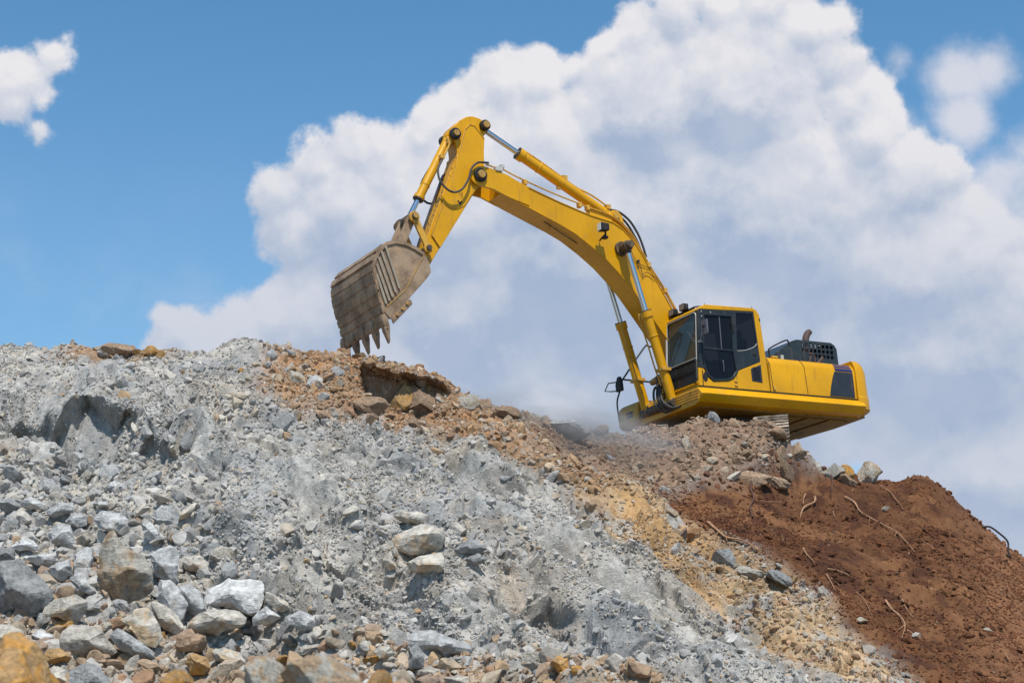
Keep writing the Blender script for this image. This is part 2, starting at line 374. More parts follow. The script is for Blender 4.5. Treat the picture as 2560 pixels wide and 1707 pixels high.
fx = np.arange(-12.0, 13.2, .036); fy = np.arange(20.5, 44, .036)
def expand(a, step, end, g=1.25):
    o = []; s = step
    v = a
    while abs(v-a) < abs(end-a): s *= g; v += s if end > a else -s; o.append(v)
    return np.array(o)
gx = np.r_[expand(fx[0], .08, -900)[::-1], fx, expand(fx[-1], .08, 900)]
gy = np.r_[expand(fy[0], .06, 5, 1.03)[::-1], fy, expand(fy[-1], .08, 1500)]
gy = np.r_[expand(gy[0], .3, -300)[::-1], gy]
NX, NY = len(gx), len(gy)
GX, GY = np.meshgrid(gx, gy); X = GX.ravel(); Y = GY.ravel()
# base heights from a coarser grid, bilinear
cx = np.r_[np.arange(-22, 22.5, .25)]; cy = np.arange(-6, 49.5, .25)
CX, CY = np.meshgrid(cx, cy); CH = base_h(CX.ravel(), CY.ravel()).reshape(CX.shape)
def bil(gx_, gy_, H, x, y):
    i = np.clip(np.searchsorted(gx_, x)-1, 0, len(gx_)-2); j = np.clip(np.searchsorted(gy_, y)-1, 0, len(gy_)-2)
    u = np.clip((x-gx_[i])/(gx_[i+1]-gx_[i]), 0, 1); v = np.clip((y-gy_[j])/(gy_[j+1]-gy_[j]), 0, 1)
    return (H[j,i]*(1-u)+H[j,i+1]*u)*(1-v)+(H[j+1,i]*(1-u)+H[j+1,i+1]*u)*v
H = bil(cx, cy, CH, X, Y)
outm = (np.abs(X) > 21.5) | (Y > 48.5) | (Y < -5.5)
H[outm] = base_h(X[outm], Y[outm])
near = np.clip(1-np.hypot(np.maximum(np.abs(X)-14, 0), np.maximum(Y-46, 0))/10, 0, 1)

wx = X + .35*fbm(X*1.1, Y*1.1, 3, 5); wy = Y + .35*fbm(X*1.1+9, Y*1.1, 3, 6)
def zmask(poly, wid=.35, off=0): return sst(sdist(poly, wx, wy)+off, -wid, wid)
S_soil = zmask(Z_SOIL, .32); S_mound = zmask(Z_MOUND, .35)*(1-S_soil*.7); S_tan = zmask(Z_TAN, .6); S_or = zmask(Z_ORANGE, .45); S_or2 = zmask(Z_ORANGE2, .4)
S_foot = zmask(Z_FOOT, .5); S_fw = zmask(Z_FOOT_WARM, .8); S_blk = zmask(Z_BLOCK, .6)
soft = 1-.80*S_soil
face = (1-S_soil)*(1-S_mound)*(1-S_or*.7)
# big lumps, gullies running down the fall line, crumbly detail
crestm = 1-.8*sst(Y, 32.6, 34.4)*sst(-X, -1.5, -.5)-.0
H += near*soft*.40*crestm*fbm(X/1.9, Y/1.9, 3, 31, .42)
gul = fbm((X+.8*(Y-30))/1.0, (Y-.5*X)/3.2, 3, 77, .42)
H0_ = H.copy()
H += near*face*.66*gul*crestm
H += near*soft*.17*fbm(X/.55, Y/.55, 4, 41, .45)
H += near*soft*.24*fbm(X/.60, Y/.60, 4, 43, .48, True)*(.35+.65*sst(fbm(X/1.7, Y/1.7, 2, 90), -.2, .25))
# angular ledges (terracing) on the rock face
led = fbm(X/1.1+.3*Y, Y/1.1, 3, 55)*3.0; fr = led-np.floor(led)
H += near*face*.17*(sst(fr, .38, .62)-fr)*crestm
HMID = (H-H0_)*near*face*(1-.65*S_foot)*(1-.5*S_tan)*(1-.9*sst(Y, 32.4, 34.0)*sst(-X, -9, -7.5))
H += near*(.055+.03*(1-soft))*fbm(X/.16, Y/.16, 3, 61, .6)*(1-.45*S_soil)
H += near*S_soil*(.20*fbm(X/1.2, Y/1.2, 4, 63) + (.03+.09*sst(fbm(X/1.5, Y/1.5, 2, 66), -.1, .2))*fbm(X/.2, Y/.2, 3, 65))
# smooth dusty bosses and dark hollows that the photograph shows in the face
def bump_at(px, py, rx, ry, amp, flat=False):
    global H
    p = on_base(px, py); q = np.sqrt(((X-p[0])/rx)**2+((Y-p[1])/ry)**2 + 1e-6)
    H += amp*np.exp(-q**2*(1.0))
    return p, q
smooth_w = np.zeros(len(X))
for (px, py, rx, ry, a) in [(720,1260,.75,1.1,.50),(235,1015,.70,.7,.40),(130,1160,.45,.6,.30),(420,1010,.3,.5,.2),(1310,1120,.4,.5,.15),(1150,1180,.5,.7,.15),(1560,1480,.8,.9,.3),(1240,1300,.6,.7,.2),(1420,1400,.6,.8,.2),(1750,1600,.6,.7,.25),(500,1180,.25,1.2,.3)]:
    p, q = bump_at(px, py, rx, ry, a); smooth_w = np.maximum(smooth_w, np.exp(-(q*1.1)**4))
for (px, py, rx, ry, a) in [(90,1060,.6,.55,-.8),(200,1135,.45,.40,-1.1),(290,1150,.35,.35,-.8),(430,1110,.18,.6,-.35),(760,1420,.8,.5,-.35),(880,1480,.5,.4,-.25),(1340,1560,.5,.4,-.2),(640,1380,.3,.7,-.2),(1590,1470,.3,.5,-.3),(480,1060,.2,.7,-.25)]:
    bump_at(px, py, rx, ry, a)
# the pit the bucket has just cut: a lip that overhangs a recess
LIP = zone([(905,930),(1010,962),(1085,985),(1110,1010),(1050,1030),(960,1012),(905,975)])
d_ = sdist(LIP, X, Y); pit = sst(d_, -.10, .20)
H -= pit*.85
LIP2 = zone([(1120,990),(1190,1010),(1200,1045),(1110,1035)])
pit2 = sst(sdist(LIP2, X, Y), -.15, .3); H -= pit2*.35
LEDGES = [([(140,1100),(200,1085),(300,1100),(345,1130),(300,1165),(190,1165),(140,1140)], [(135,1090),(230,1075),(350,1105)], .55, .50),
 ([(20,1060),(70,1040),(140,1060),(140,1100),(60,1110),(20,1095)], [(15,1050),(75,1032),(145,1055)], .50, .45),
 ([(330,1150),(400,1130),(440,1180),(400,1215),(340,1195)], [(325,1140),(385,1122),(445,1165)], .35, .30),
 ([(700,1400),(800,1385),(880,1420),(840,1455),(720,1445)], [(690,1392),(790,1372),(890,1405)], .30, .28),
 ([(1290,1540),(1380,1525),(1430,1560),(1360,1590),(1290,1575)], [(1280,1530),(1375,1512),(1440,1545)], .30, .28)]
SLIDE = np.zeros(len(X))
for poly, lip, dep, sl in LEDGES:
    H -= dep*sst(sdist(zone(poly), wx*.4+X*.6, wy*.4+Y*.6), -.10, .16)
    lc = np.array([on_base(*p)[:2] for p in lip]); ly = np.interp(X, lc[:, 0], lc[:, 1])+.05*fbm(X/.3, Y/.3, 2, 131)
    iw = sst(X, lc[0,0]-.15, lc[0,0]+.15)*sst(-X, -lc[-1,0]-.15, -lc[-1,0]+.15); e_ = Y-ly
    SLIDE += sl*iw*sst(e_, -.08, .10)*np.exp(-np.maximum(e_, 0)/.7)
YO = Y - SLIDE - np.clip(.62*HMID, -.25, .30)
lipc = np.array([(p[0], p[1]) for p in [on_base(905,925), on_base(1010,950), on_base(1110,978)]])
# lip: ground just behind the pit slides toward the camera above it
back = np.zeros(len(X)); lx = np.interp(X, lipc[:, 0], lipc[:, 1])
inx = sst(X, lipc[0,0]-.15, lipc[0,0]+.15)*sst(-X, -lipc[2,0]-.25, -lipc[2,0]+.1)
dy = Y-lx
lipw = inx*sst(dy, -.10, .12)*np.exp(-np.maximum(dy, 0)/1.1)
YO = YO - .80*lipw
# track bed under the machine kept clear
TB = np.array([(2.2,37.6),(5.6,36.95),(8.6,42.2),(4.0,43.6)])
tb = sst(sdist(TB, X, Y), -.25, .1); H = H*(1-tb)+tb*np.minimum(H, 7.62)
HG = H.reshape(NY, NX)
def ground(x, y): return bil(gx, gy, HG, np.atleast_1d(np.asarray(x, float)), np.atleast_1d(np.asarray(y, float)))
SHG = (YO-Y).reshape(NY, NX)
def yshift(x, y): return np.asarray(y, float)+bil(gx, gy, SHG, np.atleast_1d(np.asarray(x, float)), np.atleast_1d(np.asarray(y, float)))
def on_ground(px, py, y0=19, y1=44):
    r = ray(px, py); ys = np.arange(y0, y1, .03); P = CAM + r[None]*(ys/r[1])[:, None]
    k = np.where(P[:, 2]-ground(P[:, 0], P[:, 1]) < 0)[0]
    return P[k[0]] if len(k) else None

# ---- colour of the ground itself (kinds of rock and soil), and shade painted into the pit
def lerp(a, b, t): return a*(1-t[:, None]) + np.asarray(b)[None]*t[:, None]
def ground_tint(x, y, ms, jit=0):
    soil, mound, tan, orr, or2, fw = ms
    n1 = fbm(x/1.4, y/1.4, 4, 101); n2 = fbm(x/.35, y/.35, 4, 103); n3 = fbm(x/3.0, y/3.0, 3, 105)
    c = np.tile(np.array([.385,.378,.362]), (len(x), 1))
    c = lerp(c, (.315,.322,.325), sst(n1+.3*n2, .02, .30))
    c = lerp(c, (.50,.475,.43), sst(-n1+.5*n2, .08, .35)*.9)
    c = lerp(c, (.25,.245,.235), sst(n3*.9-n1*.5+.5*n2, .06, .26)*.75)
    c = lerp(c, (.42,.375,.315), sst(n3+.35*n2, .02, .28)*.5)
    rust = sst(fbm(x/.8, y/.8, 4, 111, .6), .22, .42)
    c = lerp(c, (.40,.27,.15), rust*.18)
    c = lerp(c, (.40,.30,.20), fw*sst(n2+n1, -.1, .3)*.7)
    c = lerp(c, (.50,.355,.205), tan*sst(n1*.8+n2*1.0, -.42, .05)*.92)
    c = lerp(c, (.43,.26,.115), tan*sst(n2-n1-.06*(y-31.5)*-1.6, .0, .35)*.8)
    c = lerp(c, (.31,.19,.11), np.maximum(orr, or2)*sst(n2+.30, -.15, .15)*.97)
    c = lerp(c, (.38,.20,.09), np.maximum(orr, or2)*sst(n1-n2, .0, .35)*.6)
    c = lerp(c, (.255,.165,.11), mound*.95)
    c = lerp(c, (.30,.215,.15), mound*sst(n2, 0, .3)*.8)
    s1 = lerp(np.tile(np.array([.135,.055,.022]), (len(x), 1)), (.22,.100,.042), sst(n1+.6*n2, -.05, .4)*.8)
    s1 = lerp(s1, (.075,.027,.013), sst(-n2, .08, .3)*.8)
    s1 = lerp(s1, (.25,.115,.055), sst(x-.25*(y-34), 7.6, 9.2)*.75)
    c = c*np.array([.95,.905,.86]); c = c*(1-soil[:, None]) + .86*s1*soil[:, None]
    return c
TINT = ground_tint(X, Y, (S_soil, S_mound, S_tan, S_or, S_or2, S_fw))
TINT = lerp(TINT, (.44,.42,.385), smooth_w*.55*face)
TINT = TINT*(1-pit[:, None]) + np.array([.17,.12,.085])[None]*pit[:, None]  # dug pit tinted dark, its shade painted into the colour

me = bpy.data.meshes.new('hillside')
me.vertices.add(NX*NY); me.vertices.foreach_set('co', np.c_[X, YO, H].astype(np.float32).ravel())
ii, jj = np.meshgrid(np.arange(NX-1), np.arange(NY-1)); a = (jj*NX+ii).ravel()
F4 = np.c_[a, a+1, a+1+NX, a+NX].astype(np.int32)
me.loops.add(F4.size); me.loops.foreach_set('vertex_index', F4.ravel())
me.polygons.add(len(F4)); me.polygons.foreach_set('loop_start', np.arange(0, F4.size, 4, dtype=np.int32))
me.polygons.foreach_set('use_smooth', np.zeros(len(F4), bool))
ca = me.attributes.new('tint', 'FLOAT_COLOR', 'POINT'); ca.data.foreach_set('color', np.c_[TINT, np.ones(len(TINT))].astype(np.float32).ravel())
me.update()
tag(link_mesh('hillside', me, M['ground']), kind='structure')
# ------------------------------------------------------------------ stones
def chip_rock(seed, sub, cuts=12, rough=0.0, elong=None):
    r = random.Random(seed)
    bm = bmesh.new(); bmesh.ops.create_icosphere(bm, subdivisions=sub, radius=1)
    V = np.array([v.co[:] for v in bm.verts])
    for _ in range(cuts):
        n = np.array([r.gauss(0,1), r.gauss(0,1), r.gauss(0,1)]); n /= np.linalg.norm(n)
        d = r.uniform(.42, .86); k = np.maximum(V @ n - d, 0); V = V - k[:, None]*n[None]
    if rough:
        for s, am in ((2.2, 1.0), (5, .45), (11, .2)):
            o = r.uniform(0, 50)
            q = fbm(V[:, 0]*s+o+V[:, 2]*s*.7, V[:, 1]*s-V[:, 2]*s*.6+o, 2, seed % 97)
            V = V*(1+rough*am*q)[:, None]
    e = elong or (r.uniform(.8, 1.25), r.uniform(.7, 1.05), r.uniform(.5, .85))
    V = V*np.array(e)[None]
    V = V/np.abs(V).max()
    F = np.array([[v.index for v in f.verts] for f in bm.faces], dtype=np.int32)
    bm.free()
    return V, F
def rot_mats(n, rs, tilt=1.0):
    q = rs.randn(n, 4); q /= np.linalg.norm(q, axis=1)[:, None]
    a, b, c, d = q.T
    return np.stack([np.stack([a*a+b*b-c*c-d*d, 2*(b*c-a*d), 2*(b*d+a*c)], -1), np.stack([2*(b*c+a*d), a*a-b*b+c*c-d*d, 2*(c*d-a*b)], -1), np.stack([2*(b*d-a*c), 2*(c*d+a*b), a*a-b*b-c*c+d*d], -1)], 1)
def merge_stones(name, protos, pos, size, tint, rs, mat, smooth=False):
    n = len(pos); pid = rs.randint(0, len(protos), n); R = rot_mats(n, rs)
    Vs, Fs, Cs = [], [], []; off = 0
    for k, (V, F) in enumerate(protos):
        s = np.where(pid == k)[0]
        if not len(s): continue
        sc = size[s][:, None]*rs.uniform(.7, 1.25, (len(s), 3))
        P = np.einsum('nij,nvj->nvi', R[s], V[None]*sc[:, None, :]) + pos[s][:, None]
        Vs.append(P.reshape(-1, 3)); Fs.append((F[None] + (off + np.arange(len(s))*len(V))[:, None, None]).reshape(-1, 3))
        Cs.append(np.repeat(tint[s], len(V), 0)); off += len(s)*len(V)
    V = np.concatenate(Vs).astype(np.float32); F = np.concatenate(Fs).astype(np.int32); C_ = np.concatenate(Cs)
    me = bpy.data.meshes.new(name)
    me.vertices.add(len(V)); me.vertices.foreach_set('co', V.ravel())
    me.loops.add(F.size); me.loops.foreach_set('vertex_index', F.ravel())
    me.polygons.add(len(F)); me.polygons.foreach_set('loop_start', np.arange(0, F.size, 3, dtype=np.int32))
    me.polygons.foreach_set('use_smooth', np.full(len(F), smooth))
    ca = me.attributes.new('tint', 'FLOAT_COLOR', 'POINT'); ca.data.foreach_set('color', np.c_[C_, np.ones(len(C_))].astype(np.float32).ravel())
    me.update()
    return link_mesh(name, me, mat)
def masks(x, y, w=.35):
    jx = x+.3*fbm(x*1.1, y*1.1, 3, 5); jy = y+.3*fbm(x*1.1+9, y*1.1, 3, 6)
    g = lambda P, w_: sst(sdist(P, jx, jy), -w_, w_)
    s = g(Z_SOIL, .25); return (s, g(Z_MOUND, .35)*(1-.7*s), g(Z_TAN, .6), g(Z_ORANGE, .5), g(Z_ORANGE2, .45), g(Z_FOOT_WARM, .8)), g(Z_FOOT, .5), g(Z_BLOCK, .6)
SWG = smooth_w.reshape(NY, NX)
def scatter(n, seed, weight, y0=20.8, y1=39.5):
    """random spots on the hillside inside the camera's field of view; weight(x, y, masks...) in 0..1"""
    rs = np.random.RandomState(seed)
    y = rs.uniform(y0, y1, n*4); x = rs.uniform(-1, 1, n*4)*(y*.295+.4)
    ms, ft, bl = masks(x, y); keep = rs.rand(len(x)) < weight(x, y, ms, ft, bl)*(1-.88*bil(gx, gy, SWG, x, y))
    x, y = x[keep][:n], y[keep][:n]; ms = tuple(m[keep][:n] for m in ms)
    return x, y, ms, rs
def lipshift(x, y):
    lx = np.interp(x, lipc[:, 0], lipc[:, 1]); inx = sst(x, lipc[0,0]-.15, lipc[0,0]+.15)*sst(-x, -lipc[2,0]-.25, -lipc[2,0]+.1)
    d = y-lx; return y-.80*inx*sst(d, -.10, .12)*np.exp(-np.maximum(d, 0)/1.1)
def nooverlap(x, y): return sdist(TB, x, y) < -.05

P_TINY = [chip_rock(100+i, 1, 7) for i in range(10)]
P_SMALL = [chip_rock(200+i, 2, 11) for i in range(12)]
P_MED = [chip_rock(300+i, 3, 14, .10) for i in range(12)]
def stone_tint(x, y, ms, rs):
    c = ground_tint(x, y, ms); n = len(x)
    # stones are cleaner and paler than the fines, in a few kinds
    k = rs.rand(n); soil, mound, tan, orr, or2, fw = ms
    pal = np.array([[.51,.50,.49],[.40,.405,.41],[.56,.53,.48],[.33,.325,.32],[.47,.40,.31],[.42,.27,.15],[.48,.30,.14]])
    base = pal[np.searchsorted(np.cumsum([.34,.24,.2,.14,.06,.015]), rs.rand(n))]
    warm = np.clip(np.maximum(np.maximum(orr, or2), fw*.75)+tan*.85, 0, 1)
    pw = np.array([[.40,.27,.16],[.47,.31,.17],[.37,.245,.16],[.47,.38,.28],[.46,.42,.37],[.33,.18,.10]])
    wb = pw[np.searchsorted(np.cumsum([.25,.12,.2,.2,.15]), rs.rand(n))]
    usew = rs.rand(n) < np.clip(warm*1.15, 0, .95)
    base[usew] = wb[usew]
    um = rs.rand(n) < mound
    pm_ = np.array([[.30,.20,.14],[.36,.27,.20],[.24,.15,.10],[.44,.36,.28]]); base[um] = pm_[rs.randint(0, 4, um.sum())]
    us = rs.rand(n) < soil
    ps = np.array([[.15,.055,.024],[.20,.08,.036],[.10,.035,.017],[.17,.065,.03],[.36,.24,.15]]); base[us] = ps[np.searchsorted([.3,.6,.8,.985], rs.rand(us.sum()))]
    b = base*rs.uniform(.80, 1.12, (n, 1))*np.array([.88,.84,.785])
    return b*.75 + c*.25
# 1 fine chips, everywhere
x, y, ms, rs = scatter(105000, 11, lambda x, y, ms, f, b: np.clip((.16+1.0*sst(fbm(x/1.0, y/1.3, 4, 201), -.18, .18))*(1-.35*ms[0]), 0, 1)*nooverlap(x, y))
s = rs.uniform(.012, .034, len(x))*(1+.5*(rs.rand(len(x)) > .9))*(1-.1*ms[0])
z = ground(x, y)+s*.15
tag(merge_stones('gravel', P_TINY, np.c_[x, yshift(x, y), z], s, stone_tint(x, y, ms, rs), rs, M['stones']), kind='stuff', label='loose crushed gravel and clods covering the whole hillside', cat='gravel')
# 2 stones
x, y, ms, rs = scatter(15000, 12, lambda x, y, ms, f, b: np.clip((.12+.75*sst(fbm(x/1.1, y/1.1, 3, 211), -.15, .3))*(1-.93*ms[0])+.6*np.maximum(ms[3], ms[1])+.6*f+.35*b, 0, 1)*nooverlap(x, y))
s = (.030+.06*rs.rand(len(x))**2.2)
z = ground(x, y)+s*.2
tag(merge_stones('rubble', P_SMALL, np.c_[x, yshift(x, y), z], s, stone_tint(x, y, ms, rs), rs, M['stones']), kind='stuff', label='fist sized grey, tan and orange stones strewn over the slope', cat='rubble')
# 3 larger loose rocks (below the size of the named boulders)
x, y, ms, rs = scatter(2900, 13, lambda x, y, ms, f, b: np.clip((.05+.30*sst(fbm(x/1.2, y/1.2, 3, 221), -.05, .3))*(1-.97*ms[0])+.50*np.maximum(ms[3], ms[1])+1.0*f+.5*b, 0, 1)*nooverlap(x, y))
s = (.07+.10*rs.rand(len(x))**1.5)*(1+.35*ms[5])*(1-.25*ms[1])
z = ground(x, y)+s*.15
tag(merge_stones('broken_rock', P_MED, np.c_[x, yshift(x, y), z], s, stone_tint(x, y, ms, rs), rs, M['stones']), kind='stuff', label='head sized broken rock lying thickest at the foot of the slope and along the ridge', cat='rubble')
# 4 clods of the brown soil, in patches
x, y, ms, rs = scatter(5200, 14, lambda x, y, ms, f, b: ms[0]*sst(fbm(x/1.3, y/1.0, 3, 231), -.12, .22), 24, 38.5)
s = .025+.065*rs.rand(len(x))**2.4
tag(merge_stones('soil_clods', P_SMALL, np.c_[x, yshift(x, y), ground(x, y)+s*.1], s, ground_tint(x, y, ms)*rs.uniform(.75, 1.3, (len(x), 1)), rs, M['stones']), kind='stuff', label='crumbled clods of brown soil lying in patches on the right hand bank', cat='soil clods')
# the near foreground, between the photographer and the slope
rs = np.random.RandomState(5); n = 9000
y = rs.uniform(2, 21, n); x = rs.uniform(-1, 1, n)*(2+y*.33); s = .02+.07*rs.rand(n)**2.5
ms, _, _ = masks(x, y); ms = tuple(m*0 for m in ms[:5])+(ms[5]*0+.8,)
tag(merge_stones('foreground_rubble', P_SMALL, np.c_[x, y, ground(x, y)+s*.1], s, stone_tint(x, y, ms, rs), rs, M['stones']), kind='stuff', label='stones lying on the ground below the bottom of the slope', cat='rubble')

# ---- individual boulders
BP = {}
def boulder_mesh(seed, sub=4, rough=.16, elong=None, cuts=13, mat=None):
    key = (seed, sub, elong, mat.name)
    if key in BP: return BP[key]
    V, F = chip_rock(seed, sub, cuts, rough, elong)
    me = bpy.data.meshes.new('boulder'); me.from_pydata(V.tolist(), [], F.tolist()); me.materials.append(mat)
    me.polygons.foreach_set('use_smooth', np.ones(len(F), bool))
    bm = bmesh.new(); bm.from_mesh(me)
    for e in bm.edges:
        if len(e.link_faces) == 2 and e.calc_face_angle(0) > .32: e.smooth = False
    bm.to_mesh(me); bm.free(); me.update()
    BP[key] = me; return me
USED = []; REFS = []
def ground_depth(px, py):
    for k in range(0, 90, 6):
        p = on_ground(px, py+k)
        if p is not None: return p[1]
    return 37.0
def put_boulder(name, label, cat, px, py, wpx, seed, mat, elong=(1,.85,.7), rot=(0,0,0), Y=None, group=None):
    """a boulder whose visible middle is seen at px,py; wpx its width in photo pixels"""
    y0 = Y or ground_depth(px, py+wpx*.22)+wpx/FPX*30*.1
    q = at(px, py, y0); rad = .56*wpx/FPX*q[1]
    if Y is None: q[2] = min(q[2], ground(q[0], q[1])[0]+.5*rad); q[1] = q[1]+.6*(yshift(q[0], q[1])[0]-q[1])
    me = boulder_mesh(seed, 4, .16, elong, 13, mat)
    o = bpy.data.objects.new(name, me); COL.objects.link(o)
    o.location = q; o.scale = (rad, rad, rad); o.rotation_euler = rot
    return tag(o, label, cat, group)
CROP = {0: (1, 0, 0), 7: (.3061, 0, 1227), 8: (.3401, 700, 1227), 9: (.3401, 740, 820), 10: (.4932, 1400, 1000), 6: (.3656, 0, 840)}
def shaped_boulder(label, ref, k, outline, mat, seed, thick=.8, Y=None, tilt=0.0, sub=4):
    """a boulder with a given face-on outline and real depth front to back"""
    s_, ox, oy = CROP[k]; L = [(x*s_+ox, y*s_+oy) for x, y in outline]
    cx_ = (min(p[0] for p in L)+max(p[0] for p in L))/2; cy_ = (min(p[1] for p in L)+max(p[1] for p in L))/2
    wpx = max(p[0] for p in L)-min(p[0] for p in L); hpx = max(p[1] for p in L)-min(p[1] for p in L)
    y0 = Y or ground_depth(cx_, cy_+hpx*.5)-.05
    q = at(cx_, cy_, y0); y0 = min(y0, yshift(q[0], y0)[0])-(.14 if ref in ('large mid slope boulder', 'flat cream slab', 'mid slope ledge', 'small upright pale block') else .08)
    q = at(cx_, cy_, y0); m_ = y0/FPX
    # radius as a function of angle, from the outline
    ang = []; A = np.radians(np.arange(0, 360, 3))
    P = np.array([((x-cx_)*m_, -(y-cy_)*m_) for x, y in L]); R = np.zeros(len(A))
    for i, a in enumerate(A):
        d = np.array([math.cos(a), math.sin(a)]); best = 0
        for u, v in zip(P, np.roll(P, -1, 0)):
            e = v-u; den = d[0]*e[1]-d[1]*e[0]
            if abs(den) < 1e-9: continue
            t_ = (u[0]*e[1]-u[1]*e[0])/den; w_ = (u[0]*d[1]-u[1]*d[0])/den
            if t_ > 0 and -1e-6 <= w_ <= 1+1e-6: best = max(best, t_)
        R[i] = best
    r_ = random.Random(seed)
    bm = bmesh.new(); bmesh.ops.create_icosphere(bm, subdivisions=sub, radius=1)
    V = np.array([v.co[:] for v in bm.verts]); F = [[v.index for v in f.verts] for f in bm.faces]; bm.free()
    for _ in range(15):
        n = np.array([r_.gauss(0,.8), -abs(r_.gauss(.3,1)), r_.gauss(.1,.8)]); n /= np.linalg.norm(n)
        if abs(n[1]) < .35: continue
        d = r_.uniform(.40, .78); kk = np.maximum(V @ n - d, 0); V = V - kk[:, None]*n[None]
    for sc__, am in ((2.2, .10), (5, .05), (12, .025)):
        o_ = r_.uniform(0, 50); V = V*(1+am*fbm(V[:, 0]*sc__+o_+V[:, 2]*sc__*.7, V[:, 1]*sc__-V[:, 2]*sc__*.6+o_, 2, seed % 97))[:, None]
    phi = np.mod(np.arctan2(V[:, 2], V[:, 0]), 2*math.pi); Rv = np.interp(phi, np.r_[A, 2*math.pi], np.r_[R, R[0]])
    mean = np.sqrt(R.mean()*R.max())
    Vn = np.c_[V[:, 0]*Rv, V[:, 1]*mean*thick + V[:, 2]*tilt*mean, V[:, 2]*Rv]
    me = bpy.data.meshes.new('boulder'); me.from_pydata(Vn.tolist(), [], F); me.materials.append(mat)
    me.polygons.foreach_set('use_smooth', np.ones(len(F), bool))
    bm = bmesh.new(); bm.from_mesh(me); bmesh.ops.recalc_face_normals(bm, faces=bm.faces)
    for e in bm.edges:
        if len(e.link_faces) == 2 and e.calc_face_angle(0) > .30: e.smooth = False
    bm.to_mesh(me); bm.free(); me.update()
    o = bpy.data.objects.new('boulder', me); COL.objects.link(o); o.location = q
    USED.append((cx_, cy_, (wpx+hpx)/2)); REFS.append((cx_, cy_, ref))
    return tag(o, label, 'boulder')
